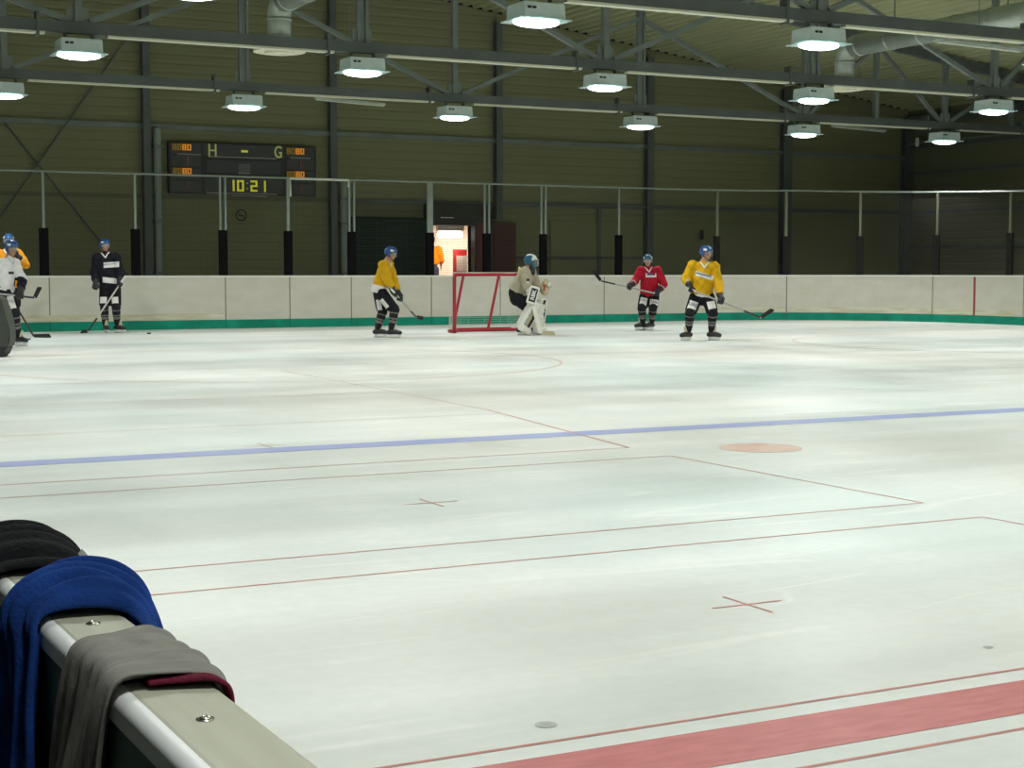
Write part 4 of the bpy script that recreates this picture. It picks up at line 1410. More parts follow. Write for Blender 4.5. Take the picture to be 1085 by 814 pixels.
def person(key, label, J, face, mj, hem=None, toeR=0.0, toeL=0.0, helmet=None, stripe=True, gloves=(True, True), grip=None, trim=True, forearm=None, k=1.0,
           loc=None, cat='person', build_extra=None, goalie=False, civilian=False, mp=None, yaw=-YAW, white_under=False):
    t = thing('person', label, cat, (*loc, 0 if not civilian else 0.42), yaw, 'people on the ice' if not civilian else None)
    P = {n: V(p) for n, p in J.items()}
    up = unit(P['neck'] - P['pelvis'])
    rt = unit(P['shR'] - P['shL'])
    fw = unit(up.cross(rt))
    hf = unit(V(face))
    hup = unit(V((0, 0, 1)) - hf * hf.z)
    hr = hf.cross(hup)
    c = P['head']
    Rm = Matrix((hr, hf, hup)).transposed()
    # --- body: one continuous surface
    b = MB()
    b.sphere(c + hup * 0.012, (0.077, 0.094, 0.098), 18, Rm)
    b.cap(c + hf * 0.025 - hup * 0.045, c + hf * 0.045 - hup * 0.085, 0.062, 0.036, 12)
    b.cap(c + hf * 0.088 + hup * 0.004, c + hf * 0.108 - hup * 0.030, 0.010, 0.015, 8)
    for s in (-1, 1):
        b.sphere(c + hr * s * 0.079 - hup * 0.008 - hf * 0.008, (0.012, 0.022, 0.032), 10, Rm)
        b.cap(c + hf * 0.08 + hr * s * 0.018 + hup * 0.030, c + hf * 0.072 + hr * s * 0.045 + hup * 0.028, 0.011, 0.010, 8)
        b.sphere(c + hf * 0.062 + hr * s * 0.038 - hup * 0.032, 0.022, 10)
    b.cap(c + hf * 0.082 - hr * 0.018 - hup * 0.060, c + hf * 0.082 + hr * 0.018 - hup * 0.060, 0.011, 0.011, 8)
    b.cap(c - hup * 0.05 - hf * 0.015, P['neck'] - up * 0.03, 0.056, 0.064)
    b.cap(P['neck'] - up * 0.05, P['chest'], 0.10, 0.15, flat=(tuple(fw), 0.7))
    b.cap(P['chest'], P['pelvis'], 0.15, 0.145, flat=(tuple(fw), 0.7))
    b.cap(P['shR'], P['shL'], 0.07, 0.07)
    for s in 'RL':
        b.cap(P['sh' + s], P['el' + s], 0.056, 0.043)
        b.cap(P['el' + s], P['ha' + s] + unit(P['el' + s] - P['ha' + s]) * 0.10, 0.043, 0.030)
        hd_ = P['ha' + s]
        f_ = unit(hd_ - P['el' + s])
        sd_ = unit(f_.cross(V((0.1, 0.2, 1))))
        b.cap(hd_ - f_ * 0.10, hd_ - f_ * 0.06, 0.026, 0.022, flat=(tuple(sd_.cross(f_)), 0.6))
        b.cap(P['hip' + s] , P['kn' + s], 0.088, 0.060)
        b.cap(P['kn' + s], P['an' + s], 0.058, 0.040)
        ta = toeR if s == 'R' else toeL
        b.cap(P['an' + s], P['an' + s] + V((math.cos(ta), math.sin(ta), -0.15)) * 0.11, 0.036, 0.030)
    body = link('body', remeshed(b, 0.0115, 2, 'body'), M['skin'], t)
    # bare fingers of an ungloved hand, or fingers hidden in the gloves
    for s in 'RL':
        hd_ = P['ha' + s]
        f_ = unit(hd_ - P['el' + s])
    for s in (-1, 1):
        e = MB().sphere(c + hf * 0.086 + hr * s * 0.030 + hup * 0.012, 0.0125, 10).build('eye', M['eye'], t, True)
        MB().sphere(c + hf * 0.0955 + hr * s * 0.030 + hup * 0.012, 0.006, 8).build('iris', M['iris'], e, True)
    MB().cap(c + hf * 0.0915 - hr * 0.016 - hup * 0.060, c + hf * 0.0915 + hr * 0.016 - hup * 0.060, 0.006, 0.006, 8).build('mouth', M['lip'], t, True)
    # hair at the nape
    MB().sphere(c - hf * 0.035 - hup * 0.022, (0.078, 0.066, 0.062), 14, Rm).build('hair', M['hair'], t, True)
    # --- jersey
    b = MB()
    wd = (P['shR'] - P['shL']).length
    b.cap(P['shR'] - up * 0.01, P['shL'] - up * 0.01, 0.098 * k, 0.098 * k, flat=(tuple(fw), 0.95))
    b.cap(P['neck'] - up * 0.02, P['neck'] - up * 0.10, 0.078, 0.12)
    hemp = P['pelvis'] - up * (0.05 if not (civilian or goalie) else -0.08)
    fl = 0.70 if not goalie else 0.80
    b.cap(P['neck'] - up * 0.14, P['chest'], 0.17 * k, 0.195 * k, 20, flat=(tuple(fw), fl))
    b.cap(P['chest'], hemp, 0.195 * k, 0.215 * k, 20, flat=(tuple(fw), fl + 0.04), f1=True)
    for s in 'RL':
        e_ = P['el' + s]
        h_ = P['ha' + s]
        f_ = unit(h_ - e_)
        b.sphere(P['sh' + s], 0.112 * k, 14)
        b.cap(P['sh' + s], e_, 0.102 * k, 0.090 * k)
        b.cap(e_, h_ - f_ * 0.17, 0.090 * k, 0.072 * k, f1=True)
    jm = remeshed(b, 0.0135, 4, 'jersey')
    # small cloth wrinkles in the surface itself
    for v in jm.vertices:
        p = v.co
        w_ = 0.0055 * math.sin(p.z * 34 + p.x * 21 + 3 * math.sin(p.y * 17)) + 0.004 * math.sin(p.x * 47 - p.z * 29)
        v.co = p + v.normal * w_
    jm.materials.append(mj)
    if hem:
        jm.materials.append(hem[0])
        for p in jm.polygons:
            q = p.center - P['pelvis']
            ax = q.dot(up)
            rad = (q - up * ax).length
            if ax < hem[1] and rad < 0.26 * k and min((p.center - P['haR']).length, (p.center - P['haL']).length) > 0.17:
                p.material_index = 1
    if forearm:
        jm.materials.append(forearm)
        for p in jm.polygons:
            for s in 'RL':
                e_, h_ = P['el' + s], P['ha' + s]
                f_ = (p.center - e_).dot(h_ - e_) / (h_ - e_).length_squared
                if f_ > 0.02 and (p.center - e_ - (h_ - e_) * f_).length < 0.13:
                    p.material_index = len(jm.materials) - 1
    js = link('jersey' if not civilian else 'jacket', jm, None, t)
    jb = bvh_of(jm)
    # --- pants
    b = MB()
    b.cap(P['pelvis'] + up * 0.06, (P['hipR'] + P['hipL']) / 2, 0.165 * k, 0.155 * k, flat=(tuple(fw), 0.85))
    for s in 'RL':
        kn_, hp_ = P['kn' + s], P['hip' + s]
        if civilian:
            b.cap(hp_, kn_, 0.10, 0.08)
            b.cap(kn_, P['an' + s], 0.08, 0.07, f1=True)
        else:
            b.cap(hp_, hp_ + (kn_ - hp_) * 0.90, 0.128 * k, 0.112 * k, f1=True)
    pm = remeshed(b, 0.0135, 3, 'pants')
    pn = link('pants' if not civilian else 'trousers', pm, mp or M['pants'], t)
    pb = bvh_of(pm)
    if not civilian:
        for s in 'RL':
            kn_, an_ = P['kn' + s], P['an' + s]
            b = MB()
            d_ = unit(an_ - kn_)
            fx = V((math.cos(toeR if s == 'R' else toeL), math.sin(toeR if s == 'R' else toeL), 0))
            b.sphere(kn_ + fx * 0.02, 0.086, 14)
            b.cap(kn_ - d_ * 0.04, kn_ + d_ * 0.12, 0.088, 0.086)
            b.cap(kn_ + d_ * 0.1, an_ - d_ * 0.03, 0.084, 0.060, f1=True)
            sm = remeshed(b, 0.012, 2, 'sock')
            sm.materials.append(M['sock'])
            sm.materials.append(M['sock_stripe'])
            L_ = (an_ - kn_).length
            if stripe:
                for p in sm.polygons:
                    f_ = (p.center - kn_).dot(d_) / L_
                    if 0.10 < f_ < 0.15 or 0.36 < f_ < 0.43 or 0.48 < f_ < 0.60:
                        p.material_index = 1
            link('sock', sm, None, t)
            make_skate(an_, toeR if s == 'R' else toeL, t)
    if helmet:
        make_helmet(c, hf, t, helmet)
    if grip is not None:
        if gloves[0]: make_glove(P['haR'], P['elR'], grip[0], t, M['glove_trim'] if trim else None, True)
        if gloves[1]: make_glove(P['haL'], P['elL'], grip[1], t, M['glove_trim'] if trim else None, False)
    # white V collar
    if not civilian:
        bv = jb
        for s in (-1, 1):
            a0 = P['neck'] - up * 0.13 + fw * 0.06
            a1 = P['neck'] - up * 0.0 + fw * 0.02 + rt * s * 0.085
            ax = (a1 - a0)
            n_ = unit(fw + up * 0.5)
            rr = unit(ax - n_ * ax.dot(n_))
            decal(bv, (a0 + a1) / 2, rr, n_.cross(rr), ax.length * 1.05, 0.026, M['white'] if key != 'white' else M['glove_trim'], js, 'collar', 0.004, 6, 2)
    return t, dict(P=P, up=up, rt=rt, fw=fw, jersey=js, jb=jb, pants=pn, pb=pb)

def snap(J, keys):
    b, h = V(J['butt']), V(J['heel'])
    d = unit(h - b)
    for k in keys:
        p = V(J[k])
        J[k] = tuple(b + d * (p - b).dot(d))
    return d

def chest_panel(I, dx, dz, w, h, txt, skew=0.0, m=None, ink=None, tsize=None, fwd=None):
    n = unit(fwd if fwd else I['fw'])
    rt = unit(-(I['rt'] - n * I['rt'].dot(n)))
    up = n.cross(rt)
    c = I['P']['chest'] + rt * dx + up * dz
    decal(I['jb'], c, rt, up, w, h, m or M['white'], I['jersey'], 'chest_panel', 0.005, 10, 5, skew)
    if txt:
        decal_text(I['jb'], c, rt, up, txt, tsize or h * 0.85, ink or M['ink_blue'], I['jersey'], 'chest_lettering', 0.010, skew / w, 0.95)

def thigh_panel(I, s, n, w=0.15, h=0.19, txt='UAS', frac=0.55, side=0.0):
    P = I['P']
    a, b = P['hip' + s], P['kn' + s]
    n = unit(V(n))
    up = unit((a - b) - n * (a - b).dot(n))
    rt = up.cross(n)
    c = a + (b - a) * frac + rt * side
    decal(I['pb'], c, rt, up, w, h, M['white'], I['pants'], 'thigh_panel', 0.005, 6, 6)
    if txt:
        decal_text(I['pb'], c + up * h * 0.18, rt, up, txt, h * 0.42, M['ink_blue'], I['pants'], 'thigh_lettering', 0.010)

def knee_patch(I, s):
    pass

CAMN = V((0, -1, 0))
# yellow, left, seen from his right side
J = dict(head=(0.07, 0.00, 1.605), neck=(-0.01, 0.00, 1.46), chest=(-0.06, 0.00, 1.24), pelvis=(-0.15, 0.00, 0.90), shR=(-0.05, -0.19, 1.38), shL=(0.01, 0.19, 1.39), elR=(0.03, -0.24, 1.08), elL=(0.11, 0.20, 1.10), haR=(0.18, -0.14, 0.79), haL=(0.24, 0.10, 0.76), hipR=(-0.11, -0.10, 0.85), hipL=(-0.16, 0.10, 0.85), knR=(0.14, -0.10, 0.53), knL=(-0.11, 0.12, 0.49), anR=(0.08, -0.10, 0.13), anL=(-0.20, 0.12, 0.13), butt=(0.10, -0.30, 0.93), heel=(0.50, 0.90, 0.36), tip=(0.60, 1.12, 0.33))
d = snap(J, ('haR', 'haL'))
st = {k: J.pop(k) for k in ('butt', 'heel', 'tip')}
t, I = person('yellow_left', 'skater in a yellow jersey with blue helmet bending forward left of the goal', J, (1, -0.12, -0.22), M['j_yellow'],
              hem=(M['white'], 0.10), toeR=-0.1, toeL=-0.05, helmet=M['helmet_blue'], grip=(d, d), loc=(11.96, 28.14), k=0.97)
thigh_panel(I, 'L', (-0.3, -1, 0), 0.10, 0.20, '', 0.62)
thigh_panel(I, 'R', (-0.15, -1, -0.1), 0.09, 0.20, '', 0.48, -0.05)
make_stick('s', 'dark stick held low by the yellow skater left of the goal', st['butt'], st['heel'], st['tip'], (11.96, 28.14, 0), -YAW, M['shaft_grey'])

# red
J = dict(head=(-0.02, -0.02, 1.505), neck=(-0.01, 0.00, 1.36), chest=(0.01, 0.00, 1.13), pelvis=(0.02, 0.03, 0.79), shR=(-0.17, -0.01, 1.28), shL=(0.19, 0.0, 1.28), elR=(-0.29, -0.10, 1.07), elL=(0.33, -0.02, 0.99), haR=(-0.45, -0.34, 0.93), haL=(0.16, -0.22, 0.80), hipR=(-0.08, 0.02, 0.73), hipL=(0.12, 0.02, 0.73), knR=(-0.15, -0.14, 0.47), knL=(0.09, -0.12, 0.47), anR=(-0.12, 0.00, 0.13), anL=(0.07, 0.05, 0.13), butt=(0.24, -0.20, 0.77), heel=(-1.07, -0.50, 1.07), tip=(-1.24, -0.56, 1.28))
d = snap(J, ('haR', 'haL'))
st = {k: J.pop(k) for k in ('butt', 'heel', 'tip')}
t, I = person('red', 'skater in a red jersey holding his stick out level, right of the goalkeeper', J, (-0.1, -1, -0.1), M['j_red'],
              toeR=R(205), toeL=R(225), helmet=M['helmet_teal'], grip=(d, -d), loc=(18.50, 29.18), k=0.95)
chest_panel(I, 0.03, 0.06, 0.23, 0.085, '', 0.0)
nn = I['fw']
decal(I['jb'], I['P']['chest'] + V((0.0, 0, 0.075)), (1, 0, 0), (0, 0, 1), 0.11, 0.045, M['ink_blue'], I['jersey'], 'chest_emblem', 0.010, 4, 3)
decal(I['jb'], I['P']['chest'] + V((0.09, 0, 0.075)), (1, 0, 0), (0, 0, 1), 0.06, 0.045, M['j_red'], I['jersey'], 'chest_emblem', 0.010, 4, 3)
thigh_panel(I, 'R', (-0.1, -1, 0.1), 0.15, 0.17, 'UAS', 0.45)
thigh_panel(I, 'L', (0.1, -1, 0.1), 0.19, 0.18, 'UAS', 0.62)
make_stick('s', 'stick held out level by the skater in red, blade raised to the left', st['butt'], st['heel'], st['tip'], (18.50, 29.18, 0), -YAW, M['shaft_grey'])

# yellow, right
J = dict(head=(0.085, -0.02, 1.60), neck=(0.05, 0.00, 1.44), chest=(0.03, 0.00, 1.19), pelvis=(0.015, 0.03, 0.86), shR=(-0.16, 0.00, 1.36), shL=(0.23, 0.00, 1.345), elR=(-0.28, 0.00, 1.13), elL=(0.31, -0.02, 1.06), haR=(-0.20, -0.20, 0.91), haL=(0.34, -0.28, 0.74), hipR=(-0.09, 0.02, 0.79), hipL=(0.13, 0.02, 0.79), knR=(-0.21, -0.10, 0.50), knL=(0.20, -0.10, 0.50), anR=(-0.23, 0.00, 0.15), anL=(0.20, 0.03, 0.15), butt=(-0.27, -0.20, 0.96), heel=(1.03, -0.50, 0.43), tip=(1.25, -0.52, 0.57))
d = snap(J, ('haR', 'haL'))
st = {k: J.pop(k) for k in ('butt', 'heel', 'tip')}
t, I = person('yellow_right', 'skater in a yellow jersey standing with legs apart, first from the right', J, (0.75, -0.62, -0.05), M['j_yellow'],
              hem=(M['white'], -0.015), toeR=R(218), toeL=R(-38), helmet=M['helmet_blue'], grip=(d, d), loc=(16.56, 24.33), k=1.0)
chest_panel(I, 0.02, 0.0, 0.33, 0.085, '', -0.085)
rt_ = V((1, 0, 0))
decal(I['jb'], I['P']['chest'] + V((0.0, 0, 0.016)), rt_, (0, 0, 1), 0.27, 0.022, M['ink_blue'], I['jersey'], 'chest_lettering', 0.010, 8, 2, -0.075)
thigh_panel(I, 'R', (-0.15, -1, 0.1), 0.16, 0.21, 'UAS', 0.60)
thigh_panel(I, 'L', (0.1, -1, 0.1), 0.15, 0.20, '', 0.60)
make_stick('s', 'black bladed stick of the rightmost skater pointing right across his knees', st['butt'], st['heel'], st['tip'], (16.56, 24.33, 0), -YAW, M['shaft_grey'])

# black
J = dict(head=(-0.10, -0.02, 1.80), neck=(-0.10, 0.00, 1.65), chest=(-0.07, 0.00, 1.36), pelvis=(-0.02, 0.03, 0.98), shR=(-0.26, -0.03, 1.54), shL=(0.11, 0.03, 1.54), elR=(-0.33, 0.00, 1.22), elL=(0.20, 0.00, 1.22), haR=(-0.22, -0.22, 0.95), haL=(0.24, -0.20, 0.99), hipR=(-0.11, 0.02, 0.90), hipL=(0.08, 0.02, 0.90), knR=(-0.12, -0.08, 0.53), knL=(0.12, -0.08, 0.53), anR=(-0.12, 0.00, 0.14), anL=(0.12, 0.03, 0.15), butt=(0.33, -0.19, 1.14), heel=(-0.38, -0.42, 0.04), tip=(-0.56, -0.32, 0.03))
d = snap(J, ('haL',))
st = {k: J.pop(k) for k in ('butt', 'heel', 'tip')}
t, I = person('black', 'skater in a black jersey standing upright near the left boards', J, (0.75, -0.65, -0.05), M['j_black'],
              toeR=R(-60), toeL=R(-25), helmet=M['helmet_blue'], trim=False, grip=((0, -0.4, -0.9), d), loc=(7.84, 32.93), k=1.0)
chest_panel(I, 0.10, 0.045, 0.31, 0.11, '', 0.02)
decal(I['jb'], I['P']['chest'] + V((0.085, 0, 0.055)), (1, 0, 0), (0, 0, 1), 0.24, 0.028, M['glove_trim'], I['jersey'], 'chest_lettering', 0.010, 8, 2, 0.02)
chest_panel(I, 0.06, -0.275, 0.28, 0.11, '', -0.03)
thigh_panel(I, 'R', (-0.05, -1, 0.1), 0.14, 0.19, '', 0.70)
thigh_panel(I, 'L', (0.15, -1, 0.1), 0.13, 0.19, '', 0.70)
make_stick('s', 'stick of the skater in black resting on the ice before his feet', st['butt'], st['heel'], st['tip'], (7.84, 32.93, 0), -YAW, M['shaft_pale'])

# white, front left
J = dict(head=(0.06, 0.00, 1.655), neck=(0.01, 0.00, 1.50), chest=(-0.05, 0.00, 1.27), pelvis=(-0.09, 0.02, 0.93), shR=(-0.12, -0.14, 1.39), shL=(0.05, 0.16, 1.39), elR=(-0.16, -0.24, 1.08), elL=(0.19, 0.12, 1.12), haR=(-0.24, -0.30, 0.93), haL=(0.22, -0.10, 0.86), hipR=(-0.11, -0.08, 0.87), hipL=(-0.03, 0.08, 0.88), knR=(-0.08, -0.20, 0.51), knL=(0.10, -0.05, 0.55), anR=(-0.14, -0.10, 0.13), anL=(0.11, 0.08, 0.14), butt=(-0.62, -0.44, 0.96), heel=(0.46, -0.05, 0.82), tip=(0.55, -0.02, 1.00))
d = snap(J, ('haR', 'haL'))
st = {k: J.pop(k) for k in ('butt', 'heel', 'tip')}
t, I = person('white', 'skater in a white jersey and blue helmet at the left edge beside the grey case', J, (0.85, -0.5, -0.15), M['j_white'],
              toeR=R(-30), toeL=R(-20), helmet=M['helmet_blue'], trim=False, forearm=M['j_black'], grip=(d, d), loc=(4.92, 27.87), k=0.95)
decal(I['jb'], I['P']['chest'] + V((0.11, -0.05, -0.03)), unit(V((0.95, 0.35, 0))), (0, 0, 1), 0.09, 0.045, M['ink_black'], I['jersey'], 'chest_lettering', 0.006, 6, 3)
thigh_panel(I, 'L', (0.35, -1, 0.1), 0.11, 0.22, '', 0.45)
make_stick('s', 'stick held level by the skater in white, blade turned up', st['butt'], st['heel'], st['tip'], (4.92, 27.87, 0), -YAW, M['shaft_grey'])

# orange, behind the white one
J = dict(head=(-0.05, 0.00, 1.85), neck=(-0.05, 0.00, 1.69), chest=(-0.05, 0.00, 1.42), pelvis=(-0.04, 0.02, 1.01), shR=(-0.23, 0.00, 1.59), shL=(0.12, 0.00, 1.59), elR=(-0.28, -0.05, 1.29), elL=(0.22, -0.08, 1.40), haR=(-0.11, -0.25, 1.08), haL=(0.10, -0.28, 0.80), hipR=(-0.10, 0.02, 0.94), hipL=(0.03, 0.02, 0.94), knR=(-0.11, -0.08, 0.58), knL=(0.07, -0.08, 0.56), anR=(-0.13, 0.00, 0.14), anL=(0.06, 0.03, 0.14), butt=(-0.16, -0.25, 1.16), heel=(0.50, -0.35, 0.04), tip=(0.82, -0.32, 0.03))
d = snap(J, ('haR',))
st = {k: J.pop(k) for k in ('butt', 'heel', 'tip')}
J['haL'] = (0.13, -0.24, 1.62)
J['elL'] = (0.27, -0.04, 1.40)
t, I = person('orange', 'skater in an orange jersey half hidden behind the one in white', J, (0.4, -0.9, -0.05), M['j_orange'],
              toeR=R(-100), toeL=R(-60), helmet=M['helmet_blue'], grip=(d, (0.2, 0.1, 1)), loc=(5.61, 31.44), k=1.0)
make_stick('s', 'long black stick with its blade on the ice beside the puck at left', st['butt'], st['heel'], st['tip'], (5.61, 31.44, 0), -YAW, M['shaft_dark'])

# goalkeeper
GL = (14.99, 28.10)
J = dict(head=(0.05, 0.00, 1.47), neck=(0.0, 0.02, 1.32), chest=(-0.09, 0.02, 1.10), pelvis=(-0.27, 0.05, 0.79), shR=(-0.07, -0.20, 1.23), shL=(0.05, 0.22, 1.23), elR=(-0.03, -0.30, 0.97), elL=(0.17, 0.14, 1.00), haR=(0.08, -0.34, 0.77), haL=(0.31, -0.02, 0.92), hipR=(-0.24, -0.08, 0.74), hipL=(-0.22, 0.14, 0.74), knR=(0.06, -0.18, 0.50), knL=(0.17, 0.20, 0.55), anR=(-0.15, -0.24, 0.13), anL=(0.10, 0.24, 0.13))
t, I = person('goalie', 'goalkeeper in a beige jersey and white leg pads crouching beside the goal', J, (0.96, -0.25, -0.1), M['j_beige'],
              toeR=R(-15), toeL=R(0), helmet=None, grip=None, loc=GL, k=1.06, goalie=True, stripe=False)
P = I['P']
c = P['head']
hf = unit(V((0.96, -0.25, -0.1)))
hup = unit(V((0, 0, 1)) - hf * hf.z)
hr = hf.cross(hup)
Rm = Matrix((hr, hf, hup)).transposed()
b = MB()
b.sphere(c + hup * 0.02 - hf * 0.01, (0.115, 0.140, 0.125), 24, Rm)
b.cap(c + hf * 0.05 - hup * 0.05, c + hf * 0.06 - hup * 0.10, 0.085, 0.055)
mk = remeshed(b, 0.011, 3, 'mask')
mk.materials.append(M['helmet_teal'])
mk.materials.append(M['pad_white'])
mk.materials.append(M['black'])
for p in mk.polygons:
    q = p.center - c
    a = q.dot(hf)
    z = q.dot(hup)
    if a > 0.04 and z > 0.02 or z > 0.115: p.material_index = 1
    if a > 0.075 and -0.07 < z < 0.035: p.material_index = 2
mo = link('mask', mk, None, t)
cg = MB()
for k in range(5):
    z = 0.035 - 0.026 * k
    pts = [c + hup * z + (hf * math.cos(R(q)) * 0.152 + hr * math.sin(R(q)) * 0.112) for q in range(-60, 61, 20)]
    cg.tube(pts, 0.004, 6)
for k in range(-2, 3):
    q = R(k * 22)
    cg.tube([c + hup * z + (hf * math.cos(q) * 0.153 + hr * math.sin(q) * 0.113) for z in (0.045, -0.075)], 0.004, 6)
cg.build('cage', M['blade_steel'], mo)
MB().cap(c - hup * 0.115 + hf * 0.02, c - hup * 0.19 + hf * 0.05, 0.075, 0.09, flat=(tuple(hf), 0.6)).build('throat_guard', M['black'], mo, True)
decal(I['jb'], P['elR'] + V((0.02, 0, 0.13)), (1, 0, 0), (0, 0, 1), 0.06, 0.05, M['ink_black'], I['jersey'], 'sleeve_mark', 0.006, 3, 3)
def leg_pad(top, bot, n, w, name='leg_pad'):
    top, bot, n = V(top), V(bot), unit(V(n))
    u = unit(top - bot)
    n = unit(n - u * n.dot(u))
    s = u.cross(n)
    Rp = Matrix((s, n, u)).transposed()
    L = (top - bot).length
    m_ = MB()
    m_.box((top + bot) / 2, (w, 0.09, L), Rp, 0.03)
    m_.box(bot + n * 0.06 - u * -0.04, (w * 0.95, 0.16, 0.13), Rp, 0.03)
    m_.box((top + bot) / 2 - n * 0.07 + s * w * 0.32, (0.05, 0.14, L * 0.8), Rp, 0.02)
    m_.box((top + bot) / 2 - n * 0.07 - s * w * 0.32, (0.05, 0.14, L * 0.8), Rp, 0.02)
    o = link(name, m_.mesh(name, False), M['pad_white'], t)
    for q in (-1, 1):
        MB().bar((bot + s * q * w * 0.40 + n * 0.055), (top + s * q * w * 0.40 + n * 0.055), 0.035, 0.03, up=tuple(n), bevel=0.008).build('edge_roll', M['pad_white'], o)
    for f, hh in ((0.45, 0.05), (0.62, 0.04), (0.8, 0.03)):
        MB().bar(bot + u * L * f - s * w * 0.33 + n * 0.05, bot + u * L * f + s * w * 0.33 + n * 0.05, hh, 0.02, up=tuple(n), bevel=0.005).build('knee_roll', M['pad_white'], o)
    return o, u, n, s, L
# near leg pad: its broad outer face carries dark script and a beige band
o, u, n, s, L = leg_pad((0.17, -0.26, 0.66), (-0.13, -0.33, 0.10), (0.72, -0.70, 0), 0.27)
bt = V((-0.13, -0.33, 0.10))
MB().bar(bt + u * 0.08 + n * 0.052 + s * 0.055, bt + u * 0.46 + n * 0.052 + s * 0.055, 0.06, 0.02, up=tuple(n)).build('script_band', M['ink_black'], o)
MB().bar(bt + u * 0.14 + n * 0.055 - s * 0.02, bt + u * 0.50 + n * 0.055 - s * 0.02, 0.07, 0.02, up=tuple(n)).build('beige_band', M['pad_beige'], o)
MB().bar(bt + u * 0.02 + n * 0.05 - s * 0.07, bt + u * 0.34 + n * 0.05 - s * 0.07, 0.04, 0.02, up=tuple(n)).build('teal_band', M['pad_teal'], o)
o, u, n, s, L = leg_pad((0.27, 0.16, 0.72), (0.19, 0.20, 0.06), (0.80, -0.60, 0), 0.27)
bt = V((0.19, 0.20, 0.06))
MB().bar(bt + u * 0.28 + n * 0.052 + s * 0.085, bt + u * 0.46 + n * 0.052 + s * 0.085, 0.03, 0.02, up=tuple(n)).build('script_band', M['ink_black'], o)
MB().bar(bt + u * 0.56 + n * 0.054 + s * 0.02, bt + u * 0.64 + n * 0.054 + s * 0.04, 0.045, 0.02, up=tuple(n)).build('dark_mark', M['ink_black'], o)
# blocker with black panel
bc = V((0.085, -0.42, 0.80))
bn = unit(V((0.30, -1, 0.05)))
bu = unit(V((0.30, 0.06, 1)))
bu = unit(bu - bn * bu.dot(bn))
bs = bu.cross(bn)
Rb = Matrix((bs, bn, bu)).transposed()
bl = MB().box(bc, (0.20, 0.05, 0.36), Rb, 0.02).build('blocker', M['pad_white'], t)
MB().box(bc + bn * 0.026, (0.135, 0.012, 0.27), Rb, 0.004).build('blocker_panel', M['ink_black'], bl)
tm = text_mesh('RBK', 0.105, 0.004, 0.002)
for v in tm.vertices:
    x, y = v.co.y * -1.0, v.co.x * 1.05      # reads upward along the panel
    v.co = bc + bn * (0.034 + v.co.z) + bs * x + bu * y
tm.materials.clear()
link('blocker_lettering', tm, M['white'], bl)
make_glove(P['haR'], P['elR'], (0.25, -0.15, -0.9), t, None, True, M['pad_white'])
# catching glove: open mitt with a pocket
cg_c = V((0.345, -0.06, 0.955))
m_ = MB()
mn = unit(V((0.75, -0.62, 0.15)))
mu = unit(V((0.25, 0.05, 1)))
mu = unit(mu - mn * mu.dot(mn))
ms = mu.cross(mn)
Rg = Matrix((ms, mn, mu)).transposed()
m_.sphere(cg_c, (0.115, 0.075, 0.145), 20, Rg)
for v in m_.bm.verts:
    q = v.co - cg_c
    if q.dot(mn) > 0:
        v.co -= mn * (q.dot(mn) * 1.55)
for k in range(4):
    a = R(60 + 26 * k)
    m_.cap(cg_c + (ms * math.cos(a) + mu * math.sin(a)) * 0.07, cg_c + (ms * math.cos(a) * 0.125 + mu * math.sin(a) * 0.15) + mn * 0.03, 0.024, 0.020, 8)
m_.cap(cg_c + ms * 0.07 - mu * 0.03, cg_c + ms * 0.125 + mu * 0.04 + mn * 0.045, 0.028, 0.022, 8)
m_.cap(cg_c - mu * 0.10 - mn * 0.02, V(P['haL']) - unit(V(P['haL']) - V(P['elL'])) * 0.14, 0.075, 0.075)
ct = link('catching_glove', remeshed(m_, 0.010, 2, 'catching_glove'), M['pad_beige'], t)
MB().bar(cg_c + mn * 0.02 - ms * 0.07 - mu * 0.09, cg_c + mn * 0.02 - ms * 0.07 + mu * 0.03, 0.03, 0.02).build('glove_trim', M['ink_red'], ct)
MB().bar(cg_c + mn * 0.03 + ms * 0.06 + mu * 0.03, cg_c + mn * 0.03 + ms * 0.06 + mu * 0.11, 0.06, 0.03, bevel=0.01).build('glove_trim', M['pad_white'], ct)
make_stick('g', 'pale goalkeeper stick with a wide paddle resting on the ice', (-0.02, -0.36, 1.06), (0.235, -0.42, 0.05), (0.52, -0.40, 0.03), (*GL, 0), -YAW, M['pad_white'], 'goalkeeper stick', True)

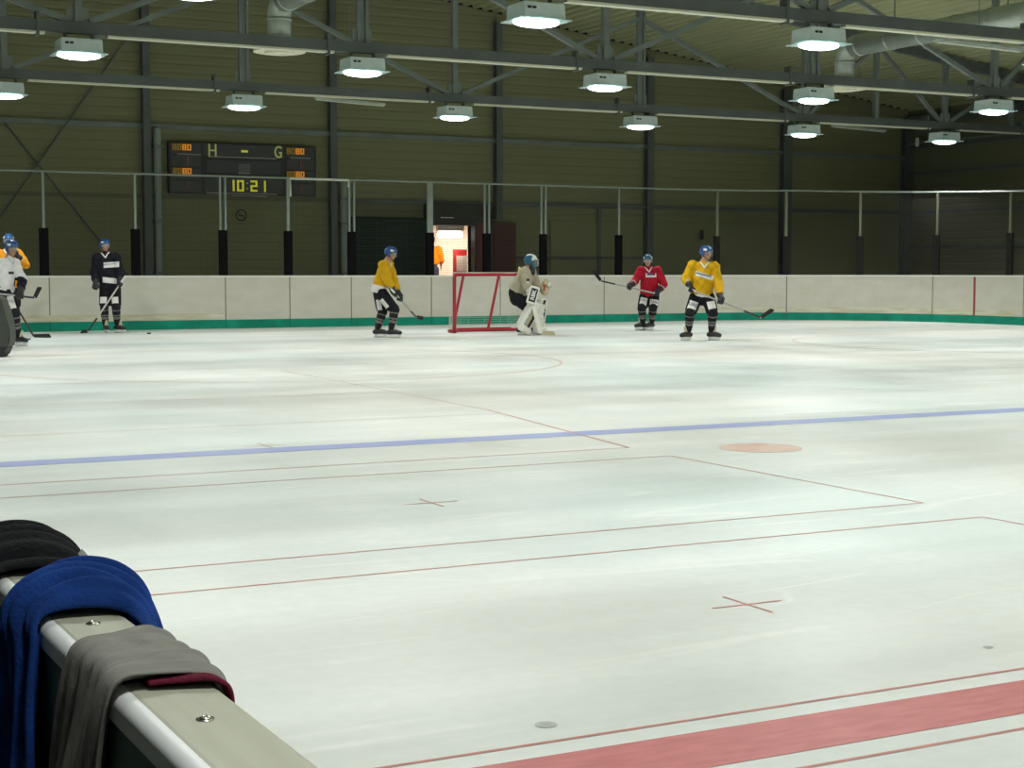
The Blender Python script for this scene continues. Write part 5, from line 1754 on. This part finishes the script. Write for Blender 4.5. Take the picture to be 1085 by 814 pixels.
# person in the lit doorway, seen from behind
J = dict(head=(0.0, 0.0, 1.66), neck=(0.0, 0.0, 1.50), chest=(0.0, 0.0, 1.27), pelvis=(0.0, 0.0, 0.95), shR=(0.18, 0.0, 1.42), shL=(-0.18, 0.0, 1.42), elR=(0.25, 0.03, 1.14), elL=(-0.25, 0.02, 1.14), haR=(0.24, 0.14, 0.92), haL=(-0.24, 0.12, 0.90), hipR=(0.09, 0, 0.90), hipL=(-0.09, 0, 0.90), knR=(0.11, 0.02, 0.50), knL=(-0.10, -0.06, 0.50), anR=(0.11, 0.0, 0.09), anL=(-0.10, -0.10, 0.09))
t, I = person('door', 'person in an orange jacket and dark trousers standing in the lit doorway', J, (0.1, 1, 0), M['jacket_orange'],
              toeR=R(90), toeL=R(95), helmet=None, grip=None, loc=(17.46, 38.1), k=0.9, civilian=True, mp=M['trousers_blue'], yaw=-R(24))
P = I['P']
for s in 'RL':
    f_ = unit(P['ha' + s] - P['el' + s])
    sd = 1 if s == 'R' else -1
    hb_ = MB()
    hb_.cap(P['ha' + s] - f_ * 0.09, P['ha' + s] - f_ * 0.02, 0.030, 0.034, flat=((1, 0, 0), 0.5))
    for q in range(4):
        o_ = V((0, (q - 1.5) * 0.018, 0))
        a_ = P['ha' + s] - f_ * 0.015 + o_
        b2 = a_ + f_ * (0.040 - 0.004 * abs(q - 1.5))
        hb_.cap(a_, b2, 0.0085, 0.0085, 8)
        hb_.cap(b2, b2 + f_ * 0.030 + V((-sd * 0.014, 0, 0)), 0.0083, 0.007, 8)
    a_ = P['ha' + s] - f_ * 0.07 + V((0, 0.03, 0))
    hb_.cap(a_, a_ + f_ * 0.045 + V((-sd * 0.01, 0.025, 0)), 0.011, 0.009, 8)
    link('hand', remeshed(hb_, 0.0055, 1, 'hand'), M['skin'], t)
    ta = R(90)
    sh = MB().cap(P['an' + s] + V((0, -0.04, -0.045)), P['an' + s] + V((0, 0.16, -0.05)), 0.042, 0.038)
    sh.build('shoe', M['black'], t, True)
MB().sphere(P['head'] + V((0, -0.01, 0.035)), (0.088, 0.10, 0.088), 16).build('cap_hair', M['hair'], t, True)
